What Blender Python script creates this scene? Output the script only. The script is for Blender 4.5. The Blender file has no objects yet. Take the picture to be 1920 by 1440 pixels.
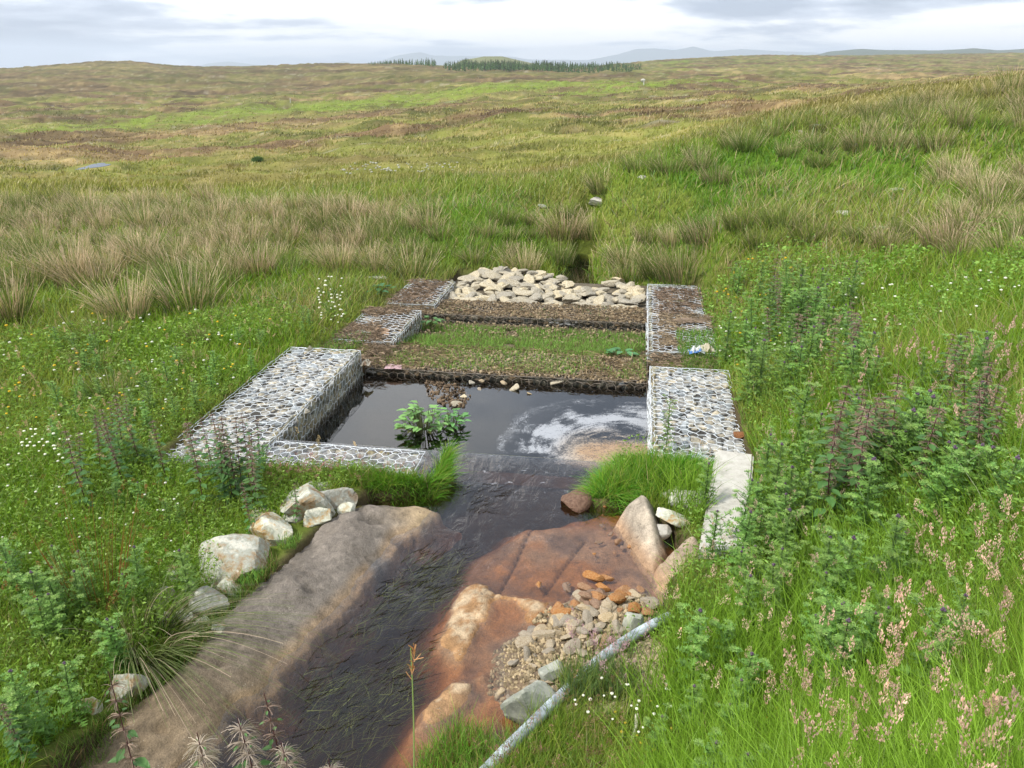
import bpy, math, random
import numpy as np
from mathutils import Vector
rng = np.random.default_rng(7); random.seed(7)
R = math.radians
SC = bpy.context.scene
COL = SC.collection
# ------------------------------------------------------------ camera, light, exposure
H = 3.65; PITCH = R(22.05); F = 1493.3
cam = bpy.data.objects.new('camera', bpy.data.cameras.new('camera')); COL.objects.link(cam)
cam.location = (0, 0, H); cam.rotation_euler = (R(90)-PITCH, 0, 0)
cam.data.lens = 28; cam.data.sensor_width = 36; cam.data.clip_start = .05; cam.data.clip_end = 30000
SC.camera = cam
SC.view_settings.view_transform = 'Standard'; SC.view_settings.look = 'None'
SC.view_settings.exposure = 1.1; SC.view_settings.gamma = 1.0; SC.view_settings.use_curve_mapping = False
SUN_EL, SUN_AZ = R(52), R(-115)          # azimuth from +Y, clockwise; the light comes from the left, a little behind
sl = bpy.data.lights.new('sun', 'SUN'); sl.energy = 2.3; sl.angle = R(8); sl.color = (1, .96, .88)
sun = bpy.data.objects.new('sun', sl); COL.objects.link(sun)
sd = Vector((math.sin(SUN_AZ)*math.cos(SUN_EL), math.cos(SUN_AZ)*math.cos(SUN_EL), math.sin(SUN_EL)))
sun.rotation_euler = sd.to_track_quat('Z', 'Y').to_euler(); sun.location = sd*50
world = bpy.data.worlds.new('World'); SC.world = world; world.use_nodes = True

class NT:
    """small node-tree helper"""
    def __init__(s, tree): s.t = tree; tree.nodes.clear()
    def n(s, kind, ins=None, **props):
        nd = s.t.nodes.new(kind)
        for k, v in props.items(): setattr(nd, k, v)
        for k, v in (ins or {}).items(): s.put(nd.inputs[k], v)
        return nd
    def put(s, sock, v):
        if hasattr(v, 'is_output'): s.t.links.new(v, sock)
        elif hasattr(v, 'outputs'): s.t.links.new(v.outputs[0], sock)
        else:
            if sock.type == 'RGBA' and hasattr(v, '__len__') and len(v) == 3: v = tuple(v)+(1,)
            sock.default_value = v
    def math(s, op, a, b=0.0, clamp=False): return s.n('ShaderNodeMath', {0: a, 1: b}, operation=op, use_clamp=clamp)
    def vmath(s, op, a, b=(0, 0, 0)): return s.n('ShaderNodeVectorMath', {0: a, 1: b}, operation=op)
    def noise(s, vec, scale, detail=4, rough=.55, dist=0):
        return s.n('ShaderNodeTexNoise', {'Vector': vec, 'Scale': scale, 'Detail': detail, 'Roughness': rough, 'Distortion': dist})
    def ramp(s, fac, stops, interp='LINEAR'):
        nd = s.n('ShaderNodeValToRGB', {0: fac}); cr = nd.color_ramp; cr.interpolation = interp
        while len(cr.elements) < len(stops): cr.elements.new(.5)
        for e, (p, c) in zip(cr.elements, stops):
            e.position = p; e.color = (tuple(c)+(1,))[:4] if hasattr(c, '__len__') else (c, c, c, 1)
        return nd
    def mix(s, fac, a, b, blend='MIX'):
        nd = s.n('ShaderNodeMix', data_type='RGBA', blend_type=blend, clamp_factor=True)
        s.put(nd.inputs[0], fac); s.put(nd.inputs[6], a); s.put(nd.inputs[7], b)
        return nd.outputs[2]

w = NT(world.node_tree)
sky = w.n('ShaderNodeTexSky', sky_type='NISHITA', sun_disc=False, sun_elevation=SUN_EL, sun_rotation=SUN_AZ, air_density=1.0, dust_density=2.0)
bg1 = w.n('ShaderNodeBackground', {0: sky, 1: .07})
tc = w.n('ShaderNodeTexCoord'); sep = w.n('ShaderNodeSeparateXYZ', {0: tc.outputs['Generated']})
zz = w.math('ADD', w.math('MAXIMUM', sep.outputs[2], 0.0), .12)
uv = w.n('ShaderNodeCombineXYZ', {0: w.math('DIVIDE', sep.outputs[0], zz), 1: w.math('DIVIDE', sep.outputs[1], zz), 2: 3.3})
n1 = w.noise(uv, .50, 6, .52, .3); n2 = w.noise(w.vmath('ADD', uv, (7, 3, 1)), 1.3, 6, .55, .2)
sm = w.math('ADD', w.math('MULTIPLY', n1, .72), w.math('MULTIPLY', n2, .28))
cc = w.ramp(sm, [(.41, (.40, .46, .56)), (.47, (.58, .64, .74)), (.505, (.88, .91, .94)), (.54, (1, 1, 1))])
bg2 = w.n('ShaderNodeBackground', {0: cc, 1: .70})
cov = w.ramp(w.noise(w.vmath('ADD', uv, (2, 9, 5)), .22, 5, .6), [(.30, .55), (.5, .97)])
mx = w.n('ShaderNodeMixShader', {0: cov, 1: bg1, 2: bg2})
w.n('ShaderNodeOutputWorld', {0: mx})

# ------------------------------------------------------------ helpers: pixels, noise, meshes
CP, SP = math.cos(PITCH), math.sin(PITCH)
def q_of(v): return SP + (v-720)/F*CP
def P(u, v, z):
    """where the sight line of a photo pixel meets height z"""
    d = (H-z)/q_of(v); return ((u-960)/F*d, d*(CP-(v-720)/F*SP), z)
def PD(u, v, d):
    return ((u-960)/F*d, d*(CP-(v-720)/F*SP), H-d*q_of(v))
def proj(x, y, z):
    """photo pixel of a world point (used only for choosing what to plant where)"""
    d = y*CP+(H-z)*SP; d = np.where(d < .05, .05, d)
    return 960+F*x/d, 720+F*((H-z)*CP-y*SP)/d, d
_perm = np.random.default_rng(3).random(65536)
def _h(ix, iy, s): return _perm[(ix*374761393+iy*668265263+s*974711) & 65535]
def vn(x, y, s=0):
    x = np.asarray(x, float); y = np.asarray(y, float)
    ix = np.floor(x).astype(np.int64); iy = np.floor(y).astype(np.int64)
    fx = x-ix; fy = y-iy; fx = fx*fx*(3-2*fx); fy = fy*fy*(3-2*fy)
    a = _h(ix, iy, s); b = _h(ix+1, iy, s); c = _h(ix, iy+1, s); d = _h(ix+1, iy+1, s)
    return (a*(1-fx)+b*fx)*(1-fy)+(c*(1-fx)+d*fx)*fy
def fbm(x, y, o=4, s=0, g=.5):
    t = 0; a = 1; n = 0
    for k in range(o):
        t = t+a*vn(x*2**k+k*17.3, y*2**k-k*9.1, s+k); n += a; a *= g
    return t/n
def sst(a, b, x): t = np.clip((x-a)/(b-a), 0, 1); return t*t*(3-2*t)
def sdf(poly, x, y):
    """signed distance to a polygon, positive inside"""
    x = np.asarray(x, float); y = np.asarray(y, float)
    p = np.array(poly)[:, :2]; n = len(p); d2 = np.full(x.shape, 1e18); ins = np.zeros(x.shape, bool)
    for i in range(n):
        ax, ay = p[i]; bx, by = p[(i+1) % n]; ex, ey = bx-ax, by-ay
        wx, wy = x-ax, y-ay; t = np.clip((wx*ex+wy*ey)/(ex*ex+ey*ey+1e-12), 0, 1)
        d2 = np.minimum(d2, (wx-t*ex)**2+(wy-t*ey)**2)
        c = ((ay <= y) & (by > y)) | ((by <= y) & (ay > y))
        if abs(ey) > 1e-12: ins ^= c & (x < ax+(y-ay)/ey*ex)
    return np.where(ins, 1, -1)*np.sqrt(d2)
def dline(path, x, y):
    x = np.asarray(x, float); y = np.asarray(y, float)
    p = np.array(path)[:, :2]; d2 = np.full(x.shape, 1e18)
    for i in range(len(p)-1):
        ax, ay = p[i]; bx, by = p[i+1]; ex, ey = bx-ax, by-ay
        wx, wy = x-ax, y-ay; t = np.clip((wx*ex+wy*ey)/(ex*ex+ey*ey+1e-12), 0, 1)
        d2 = np.minimum(d2, (wx-t*ex)**2+(wy-t*ey)**2)
    return np.sqrt(d2)

class M:
    """collects geometry (verts, quads, tris, colours) for one mesh"""
    def __init__(s): s.v = []; s.f = []; s.c = []; s.n = 0
    def add(s, v, faces, col=(1, 1, 1)):
        v = np.asarray(v, float).reshape(-1, 3); col = np.asarray(col, float)
        if col.ndim == 1: col = np.tile(col, (len(v), 1))
        s.v.append(v); s.c.append(col)
        for f in (faces if isinstance(faces, list) else [faces]): s.f.append(np.asarray(f)+s.n)
        s.n += len(v); return s
    def mesh(s, name, mat=None, smooth=False):
        me = bpy.data.meshes.new(name)
        v = np.concatenate(s.v); c = np.concatenate(s.c)
        me.vertices.add(len(v)); me.vertices.foreach_set('co', v.astype(np.float32).ravel())
        li = np.concatenate([f.ravel() for f in s.f]); tot = np.concatenate([np.full(len(f), f.shape[1]) for f in s.f])
        me.loops.add(len(li)); me.loops.foreach_set('vertex_index', li.astype(np.int32))
        me.polygons.add(len(tot)); st = np.concatenate([[0], np.cumsum(tot)[:-1]])
        me.polygons.foreach_set('loop_start', st.astype(np.int32)); me.polygons.foreach_set('loop_total', tot.astype(np.int32))
        me.polygons.foreach_set('use_smooth', np.full(len(tot), smooth))
        at = me.color_attributes.new('Col', 'FLOAT_COLOR', 'POINT')
        at.data.foreach_set('color', np.concatenate([c, np.ones((len(c), 1))], 1).astype(np.float32).ravel())
        if mat: me.materials.append(mat)
        me.update(calc_edges=True); me.validate(); return me
    def obj(s, name, mat=None, parent=None, smooth=False, loc=None):
        o = bpy.data.objects.new(name, s.mesh(name, mat, smooth)); COL.objects.link(o)
        if loc is not None: o.location = loc
        if parent: o.parent = parent
        return o
def tag(o, label=None, cat=None, group=None, kind=None):
    if label: o['label'] = label
    if cat: o['category'] = cat
    if group: o['group'] = group
    if kind: o['kind'] = kind
    return o
def empty(name, loc=(0, 0, 0), rz=0):
    o = bpy.data.objects.new(name, None); o.empty_display_size = .1; COL.objects.link(o)
    o.location = loc; o.rotation_euler = (0, 0, rz); return o
def place(root, loc, rz, sc, label, group):
    """copy a thing with copies of its parts"""
    r = root.copy(); COL.objects.link(r); r.location = loc; r.rotation_euler = (0, 0, rz); r.scale = sc
    r['label'] = label; r['group'] = group
    for ch in root.children:
        c = ch.copy(); COL.objects.link(c); c.parent = r
    return r
def kill(o):
    for ch in list(o.children): bpy.data.objects.remove(ch)
    bpy.data.objects.remove(o)
def norm(a): return a/np.maximum(np.linalg.norm(a, axis=-1, keepdims=True), 1e-9)
def ribbons(m, p, d, L, W, g, b, c0, c1, K=3, ctip=None, blunt=.08):
    """N curved tapering blades; p roots, d directions, g bend direction, b bend amount"""
    N = len(p); p = np.asarray(p, float); d = norm(np.asarray(d, float))
    L = np.broadcast_to(L, (N,)); W = np.broadcast_to(W, (N,)); b = np.broadcast_to(b, (N,)); g = np.broadcast_to(g, (N, 3))
    r = rng.normal(size=(N, 3)); r[:, 2] *= .15
    wv = norm(np.cross(d, norm(r)))
    t = np.linspace(0, 1, K+1)
    q = p[:, None]+L[:, None, None]*(t[None, :, None]*d[:, None]+(b[:, None, None]*(t**2)[None, :, None])*g[:, None])
    wd = W[:, None]*np.maximum(1-t[None]**1.7, blunt)*.5
    v = np.stack([q-wv[:, None]*wd[..., None], q+wv[:, None]*wd[..., None]], 2).reshape(N, -1, 3)
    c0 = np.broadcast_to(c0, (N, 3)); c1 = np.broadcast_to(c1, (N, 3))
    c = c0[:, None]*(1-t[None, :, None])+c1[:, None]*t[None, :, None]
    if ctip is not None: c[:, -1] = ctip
    c = np.repeat(c[:, :, None], 2, 2).reshape(N*(K+1)*2, 3)
    base = (np.arange(N)*(K+1)*2)[:, None]+(np.arange(K)*2)[None]
    f = np.stack([base, base+1, base+3, base+2], -1).reshape(-1, 4)
    m.add(v.reshape(-1, 3), f, c)
def grid(m, X, Y, Z, C):
    ny, nx = X.shape; i = np.arange(ny*nx).reshape(ny, nx)
    f = np.stack([i[:-1, :-1], i[:-1, 1:], i[1:, 1:], i[1:, :-1]], -1).reshape(-1, 4)
    m.add(np.stack([X, Y, Z], -1).reshape(-1, 3), f, C.reshape(-1, 3) if hasattr(C, 'reshape') and C.ndim == 3 else C)
def tube(m, path, rad, n=8, col=(1, 1, 1), caps=True):
    p = np.array(path, float); k = len(p); rad = np.broadcast_to(rad, (k,))
    tg = norm(np.gradient(p, axis=0)); up = np.array([0, 0, 1.0]) if abs(tg[0][2]) < .9 else np.array([1.0, 0, 0])
    a = norm(np.cross(tg, up)); bb = norm(np.cross(a, tg)); th = np.arange(n)/n*2*math.pi
    v = p[:, None]+rad[:, None, None]*(np.cos(th)[None, :, None]*a[:, None]+np.sin(th)[None, :, None]*bb[:, None])
    i = np.arange(k*n).reshape(k, n); j = np.roll(i, -1, 1)
    f = [np.stack([i[:-1], j[:-1], j[1:], i[1:]], -1).reshape(-1, 4)]
    if caps: f += [i[0][::-1][None], i[-1][None]]
    m.add(v.reshape(-1, 3), f, col)
def segs(m, a, b, r, col=(1, 1, 1)):
    """many straight three-sided wires at once"""
    a = np.asarray(a, float); b = np.asarray(b, float); N = len(a); d = norm(b-a)
    u = np.cross(d, [0, 0, 1.0]); s = np.linalg.norm(u, axis=1) < .05; u[s] = np.cross(d[s], [1.0, 0, 0]); u = norm(u); w_ = np.cross(d, u)
    vs = []
    for e in (a, b):
        for k in range(3):
            th = k*2.0944; vs.append(e+r*(math.cos(th)*u+math.sin(th)*w_))
    v = np.stack(vs, 1).reshape(-1, 3); o = (np.arange(N)*6)[:, None, None]
    m.add(v, (o+np.array([[0, 1, 4, 3], [1, 2, 5, 4], [2, 0, 3, 5]])[None]).reshape(-1, 4), col)
_ico = {}
def ico(n):
    if n not in _ico:
        import bmesh
        bm = bmesh.new(); bmesh.ops.create_icosphere(bm, subdivisions=n, radius=1)
        v = np.array([x.co for x in bm.verts]); f = np.array([[y.index for y in x.verts] for x in bm.faces]); bm.free(); _ico[n] = (norm(v), f)
    return _ico[n]
def rock(n=2, flat=.6, planes=11, rough=.03, seed=0, elong=1.3):
    """angular stone: a sphere cut by random planes, roughened"""
    r_ = np.random.default_rng(seed); v, f = ico(n)
    nn = norm(r_.normal(size=(planes, 3))); h = r_.uniform(.5, .86, planes)
    dt = v@nn.T; rad = np.min(np.where(dt > .08, h/np.maximum(dt, .08), 9), 1); rad = np.minimum(rad, 1.15)
    p = v*rad[:, None]; nz = fbm(v[:, 0]*3+v[:, 2]*2+5, v[:, 1]*3-v[:, 2]+seed, 3, seed % 50)-.5
    p = p*(1+nz*rough*4)[:, None]; return p*np.array([elong, 1, flat]), f

# ------------------------------------------------------------ materials
def mat(name, build, disp=False):
    m = bpy.data.materials.new(name); m.use_nodes = True; t = NT(m.node_tree); build(t); return m
def leafmat(name, trans=.38, rough=.5, gain=1.0):
    def b(t):
        a = t.n('ShaderNodeAttribute', attribute_name='Col').outputs[0]
        oi = t.n('ShaderNodeObjectInfo'); hs = t.n('ShaderNodeHueSaturation', {'Color': a, 'Value': t.math('ADD', t.math('MULTIPLY', oi.outputs['Random'], .3), .85*gain),
              'Hue': t.math('ADD', t.math('MULTIPLY', oi.outputs['Random'], .02), .49)})
        p = t.n('ShaderNodeBsdfPrincipled', {'Base Color': hs, 'Roughness': rough, 'Specular IOR Level': .3})
        tl = t.n('ShaderNodeBsdfTranslucent', {'Color': t.mix(1.0, hs.outputs[0], (1.25, 1.25, .8), 'MULTIPLY')})
        t.n('ShaderNodeOutputMaterial', {0: t.n('ShaderNodeMixShader', {0: trans, 1: p, 2: tl})})
    return mat(name, b)
GRASS = leafmat('grass_blade', gain=1.8); RUSH = leafmat('rush_stem', .25, .55, 1.4); LEAF = leafmat('broad_leaf', .35, .42, 1.7); PETAL = leafmat('petal', .3, .6); DRY = leafmat('dry_litter', .1, .8)
def stonemat(name, cols, scale=6, bump=.35, rough=.85, rnd=True, speck=None):
    def b(t):
        tcn = t.n('ShaderNodeTexCoord'); oi = t.n('ShaderNodeObjectInfo')
        v = t.vmath('ADD', tcn.outputs['Object'], t.vmath('SCALE', oi.outputs['Location'], (0, 0, 0)))
        v.inputs[1].default_value = (0, 0, 0)
        off = t.n('ShaderNodeCombineXYZ', {0: t.math('MULTIPLY', oi.outputs['Random'], 60.0)})
        v = t.vmath('ADD', tcn.outputs['Object'], off)
        n = t.noise(v, scale, 8, .65, .3); n2_ = t.noise(v, scale*7, 4, .7)
        f = t.math('ADD', t.math('MULTIPLY', n, .7), t.math('MULTIPLY', n2_, .3))
        k = len(cols); c = t.ramp(f, [(.32+.36*i/(k-1), cols[i]) for i in range(k)])
        a = t.n('ShaderNodeAttribute', attribute_name='Col').outputs[0]
        col = t.mix(1.0, c, a, 'MULTIPLY')
        if rnd: col = t.n('ShaderNodeHueSaturation', {'Color': col, 'Value': t.math('ADD', t.math('MULTIPLY', oi.outputs['Random'], .5), .75), 'Saturation': t.math('ADD', t.math('MULTIPLY', oi.outputs['Random'], .5), .7)}).outputs[0]
        if speck:
            s = t.ramp(t.noise(v, scale*2.3, 6, .7), [(.60, 0.0), (.68, 1.0)]); col = t.mix(s, col, speck)
        bp = t.n('ShaderNodeBump', {'Strength': bump, 'Distance': .02, 'Height': f})
        p = t.n('ShaderNodeBsdfPrincipled', {'Base Color': col, 'Roughness': rough, 'Specular IOR Level': .3, 'Normal': bp})
        t.n('ShaderNodeOutputMaterial', {0: p})
    return mat(name, b)
TAN = stonemat('tan_stone', [(.10, .08, .05), (.29, .24, .155), (.44, .40, .31), (.50, .48, .43)], 7)
PALE = stonemat('pale_boulder', [(.07, .05, .03), (.30, .20, .10), (.34, .35, .29), (.58, .56, .48), (.36, .25, .13)], 4.5, .9, speck=(.45, .42, .34))
GREYR = stonemat('grey_boulder', [(.13, .14, .12), (.26, .27, .23), (.38, .38, .32)], 6, .5, speck=(.40, .41, .36))
RUSTY = stonemat('rust_stained_stone', [(.11, .045, .022), (.22, .11, .055), (.28, .165, .09), (.30, .25, .17)], 5)
GRAVT = stonemat('gravel_stone', [(.12, .08, .05), (.28, .21, .13), (.38, .32, .23), (.42, .41, .36)], 8)
DARKR = stonemat('dark_wet_stone', [(.07, .03, .015), (.17, .08, .04), (.25, .14, .08)], 6)
FILL = stonemat('gabion_stone', [(.08, .08, .078), (.19, .19, .185), (.33, .325, .30), (.46, .44, .39)], 9, .3, rnd=False)
PEBB = stonemat('pebble', [(.2, .17, .12), (.38, .34, .26), (.5, .47, .4)], 20, .2, rnd=False)
CONC = stonemat('pale_concrete', [(.30, .28, .24), (.46, .44, .40), (.56, .55, .51)], 6, .5, rnd=False, speck=(.26, .24, .20))
CONC2 = stonemat('stained_concrete', [(.16, .11, .07), (.34, .27, .20), (.46, .38, .30)], 5, .5, rnd=False)
def simple(name, col, rough=.6, metal=0, spec=.5, nscale=0, amt=.3):
    def b(t):
        c = col
        if nscale:
            tcn = t.n('ShaderNodeTexCoord'); n = t.noise(tcn.outputs['Object'], nscale, 5, .6)
            c = t.mix(t.ramp(n, [(.35, 0.0), (.65, 1.0)]), tuple(x*(1-amt) for x in col), tuple(min(1, x*(1+amt*.6)) for x in col))
        p = t.n('ShaderNodeBsdfPrincipled', {'Base Color': c, 'Roughness': rough, 'Metallic': metal, 'Specular IOR Level': spec})
        t.n('ShaderNodeOutputMaterial', {0: p})
    return mat(name, b)
WIRE = simple('galvanised_wire', (.62, .66, .70), .45, .15, .6, 30, .25)
WIREOLD = simple('weathered_wire', (.20, .17, .14), .7, .1, .4, 30, .4)
PIPE = simple('blue_grey_pipe', (.42, .47, .54), .5, 0, .4, 11, .5)
def bgmat(t):
    a = t.n('ShaderNodeAttribute', attribute_name='Col').outputs[0]; tcn = t.n('ShaderNodeTexCoord').outputs['Object']
    n1_ = t.noise(tcn, 9, 6, .7); n2_ = t.noise(tcn, .35, 6, .65); n3 = t.noise(tcn, 60, 3, .6)
    f = t.math('ADD', t.math('MULTIPLY', n1_, .45), t.math('ADD', t.math('MULTIPLY', n2_, .35), t.math('MULTIPLY', n3, .2)))
    g = t.ramp(f, [(.36, .62), (.5, 1.0), (.64, 1.35)])
    bp = t.n('ShaderNodeBump', {'Strength': .7, 'Distance': .06, 'Height': f})
    p = t.n('ShaderNodeBsdfPrincipled', {'Base Color': t.mix(1.0, a, g, 'MULTIPLY'), 'Roughness': .95, 'Specular IOR Level': .1, 'Normal': bp})
    t.n('ShaderNodeOutputMaterial', {0: p})
GROUND = mat('moor_ground', bgmat)
def bedmat(t):
    a = t.n('ShaderNodeAttribute', attribute_name='Col').outputs[0]; tcn = t.n('ShaderNodeTexCoord').outputs['Object']
    n1_ = t.noise(tcn, 16, 8, .72, .2); n3 = t.noise(tcn, 95, 3, .65); n2_ = t.noise(tcn, 3.5, 6, .65, .4)
    f = t.math('ADD', t.math('MULTIPLY', n1_, .4), t.math('ADD', t.math('MULTIPLY', n2_, .35), t.math('MULTIPLY', n3, .25)))
    g = t.ramp(f, [(.36, .35), (.46, .82), (.54, 1.12), (.64, 1.7)])
    vo = t.n('ShaderNodeTexVoronoi', {'Vector': tcn, 'Scale': 46.0, 'Randomness': 1.0}); sk = t.ramp(vo.outputs['Distance'], [(.10, 1.0), (.22, 0.0)]); sk2 = t.ramp(t.noise(tcn, 7, 4, .6), [(.5, 0.0), (.62, .55)]); spk = t.math('MULTIPLY', sk, sk2)
    dk = t.ramp(t.noise(tcn, 28, 5, .75), [(.58, 0.0), (.68, .6)])
    bp = t.n('ShaderNodeBump', {'Strength': 1.0, 'Distance': .045, 'Height': f})
    p = t.n('ShaderNodeBsdfPrincipled', {'Base Color': t.mix(dk, t.mix(spk, t.mix(1.0, a, g, 'MULTIPLY'), (.48, .43, .36)), (.07, .055, .04)), 'Roughness': .8, 'Specular IOR Level': .25, 'Normal': bp})
    t.n('ShaderNodeOutputMaterial', {0: p})
BED = mat('slab_and_bed', bedmat)
def watermat(name, absorb, dens, rip, rscale, foam=False, stretch=(1, 1, 1)):
    def b(t):
        tcn = t.n('ShaderNodeTexCoord').outputs['Object']
        mp = t.n('ShaderNodeMapping', {'Vector': tcn, 'Scale': stretch, 'Rotation': (0, 0, R(-28))})
        n = t.noise(mp, rscale, 4, .6, .6); n2_ = t.noise(tcn, rscale*.25, 3, .5)
        h = t.math('ADD', n, n2_); bp = t.n('ShaderNodeBump', {'Strength': rip, 'Distance': .03, 'Height': h})
        ge = t.n('ShaderNodeNewGeometry'); cs = t.math('ABSOLUTE', t.n('ShaderNodeVectorMath', {0: bp, 1: ge.outputs['Incoming']}, operation='DOT_PRODUCT').outputs['Value'])
        fr = t.math('ADD', t.math('MULTIPLY', t.math('POWER', t.math('SUBTRACT', 1.0, cs, True), 3.2), .92), .06, True)
        s = t.n('ShaderNodeMixShader', {0: fr, 1: t.n('ShaderNodeBsdfTransparent', {0: (.93, .93, .93)}), 2: t.n('ShaderNodeBsdfGlossy', {'Roughness': .03, 'Normal': bp})})
        if foam:
            a = t.n('ShaderNodeAttribute', attribute_name='Col').outputs[0]; sp = t.n('ShaderNodeSeparateColor', {0: a})
            sn = t.noise(tcn, 55, 4, .7); s2 = t.noise(tcn, 18, 3, .6)
            k = t.math('ADD', t.math('MULTIPLY', t.math('SUBTRACT', sn, .5), 1.5), t.math('ADD', sp.outputs[0], t.math('MULTIPLY', t.math('SUBTRACT', s2, .5), .8)))
            mk = t.ramp(k, [(.36, 0.0), (.95, 1.0)])
            fc = t.mix(sp.outputs[1], (.46, .48, .52), (.56, .46, .36)); fc = t.mix(sp.outputs[2], fc, (.50, .32, .18))
            d = t.n('ShaderNodeBsdfDiffuse', {0: fc}); s = t.n('ShaderNodeMixShader', {0: t.math('MULTIPLY', mk, .66), 1: s, 2: d})
        va = t.n('ShaderNodeVolumeAbsorption', {0: absorb, 1: dens})
        t.n('ShaderNodeOutputMaterial', {0: s, 1: va})
    return mat(name, b)
POOLW = watermat('pool_water', (.22, .12, .05), 8, .015, 5, True)
STRW = watermat('stream_water', (.62, .42, .25), 4.5, .38, 10, True, (1, .32, 1))

# ------------------------------------------------------------ the channel's own frame (s upstream-to-downstream, t to the right)
TH = R(8.81); ST, CT = math.sin(TH), math.cos(TH)
def W(s, t, z=0): return (s*ST+t*CT, s*CT-t*ST, z)
def ST_(x, y): return x*ST+y*CT, x*CT-y*ST
TL, TR = -3.60, .29
WL, PW = -.05, -.36                      # stream level, pool level
px = lambda pts, z=WL: [P(u, v, z) for u, v in pts]
CH1 = px([(850, 845), (842, 905), (815, 932), (700, 932), (665, 962), (600, 1015), (525, 1085), (440, 1185), (355, 1275), (240, 1350), (135, 1460), (90, 1640),
          (800, 1640), (930, 1440), (1000, 1370), (1060, 1290), (1130, 1225), (1238, 1165), (1250, 1110), (1295, 1060), (1250, 1000), (1190, 958), (1100, 948), (1125, 905), (1190, 862)])
RECTS = [(6.95, 9.72, TL-.95, TR+.93), (9.0, 15.9, TL-.02, TR+.02), (6.3, 9.9, TL-.9, TL+.1), (6.4, 7.3, TL-.9, -1.85), (10.65, 12.15, TL-.62, TL+.2), (12.95, 14.4, TL-.5, TL+.22), (10.85, 12.55, TR-.05, TR+.95), (12.8, 14.85, TR-.05, TR+.9)]
CH2 = [W(6.95, TL-.95), W(9.72, TL-.95), W(9.72, TR+.93), W(6.95, TR+.93)]
CH2b = [W(6.35, TL-.9), W(6.95, TL-.9), W(6.95, -1.75), W(6.35, -1.75)]
SLAB = px([(836, 955), (800, 992), (748, 1012), (735, 1045), (692, 1085), (680, 1112), (640, 1152), (590, 1197), (542, 1250), (520, 1292), (452, 1340), (440, 1380), (355, 1450), (250, 1800), (-20, 1800), (60, 1560), (105, 1450),
          (205, 1335), (305, 1240), (380, 1155), (440, 1085), (500, 1040), (550, 1000), (605, 962), (690, 935), (760, 940), (800, 940)])
ORANGE = px([(960, 985), (1030, 968), (1120, 955), (1180, 945), (1250, 1000), (1300, 1050), (1260, 1110), (1250, 1170), (1130, 1240), (1000, 1330), (860, 1350), (760, 1440), (720, 1500), (700, 1450), (790, 1330), (832, 1270), (812, 1210), (835, 1140), (868, 1080), (888, 1035), (925, 1005)])
EMERG = [px(p) for p in ([(892, 1088), (932, 1112), (925, 1145), (895, 1200), (868, 1240), (838, 1248), (818, 1212), (838, 1150), (862, 1108)], [(905, 1270), (880, 1300), (820, 1350), (775, 1370), (790, 1330), (850, 1290)],
                         [(880, 1105), (960, 1115), (1040, 1125), (1030, 1150), (990, 1160), (960, 1130), (930, 1128)])]
GRAVEL = px([(925, 1215), (985, 1180), (1040, 1130), (1110, 1100), (1210, 1105), (1245, 1150), (1235, 1190), (1130, 1250), (1080, 1290), (1000, 1340), (915, 1300)])
TRENCH = [(1.38, 16.0, 0), (1.42, 17.2, 0), (1.52, 18.2, 0), (1.82, 19.2, 0), (1.80, 20.0, 0), (2.15, 20.9, 0)]
def chan(x, y):
    s, t = ST_(x, y); r_ = [np.minimum(np.minimum(s-a, b-s), np.minimum(t-c, d-t)) for a, b, c, d in RECTS]
    return np.maximum.reduce([sdf(CH1, x, y), sdf(CH2b, x, y)]+r_)

# ------------------------------------------------------------ terrain: thin-plate surface through sighted points, in (azimuth, log distance)
CT_PTS = []
def cz(u, v, z): CT_PTS.append(P(u, v, z))
def cd(u, v, d): CT_PTS.append(PD(u, v, d))
for a in [(345, 850, -.03), (545, 660, -.06), (620, 600, -.12), (700, 540, -.25), (200, 800, 0), (0, 800, .05), (-200, 800, .15), (0, 600, .08), (300, 560, .02), (-300, 560, .1), (0, 450, .1), (400, 450, .0), (620, 470, -.2),
          (800, 500, -.4), (960, 500, -.55), (1050, 480, -.6), (950, 550, -.5), (1150, 540, -.55), (1200, 480, -.35), (1400, 1000, .22), (1400, 850, .1), (1400, 700, .04), (1340, 600, -.12), (1320, 540, -.2), (1400, 1200, .3), (1300, 1300, .2),
          (1400, 1440, .55), (1200, 1440, .25), (1100, 1380, .05), (1150, 1300, .08), (1250, 1170, .02), (1340, 1080, .15), (300, 1000, .06), (450, 950, .0), (600, 890, .03), (760, 890, .05), (1250, 890, .09), (1150, 900, .06), (1330, 930, .09), (0, 1000, .12), (0, 1250, .12), (100, 1440, .15), (-200, 1440, .25),
          (-200, 1100, .2), (250, 1200, .02), (150, 1330, .02), (500, 1650, .3), (960, 1750, .4), (960, 2300, 1.3), (1500, 1750, 1.3), (100, 1800, .6), (2100, 1440, 1.75), (-500, 2200, 1.3), (2500, 2200, 2.1)]: cz(*a)
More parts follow.
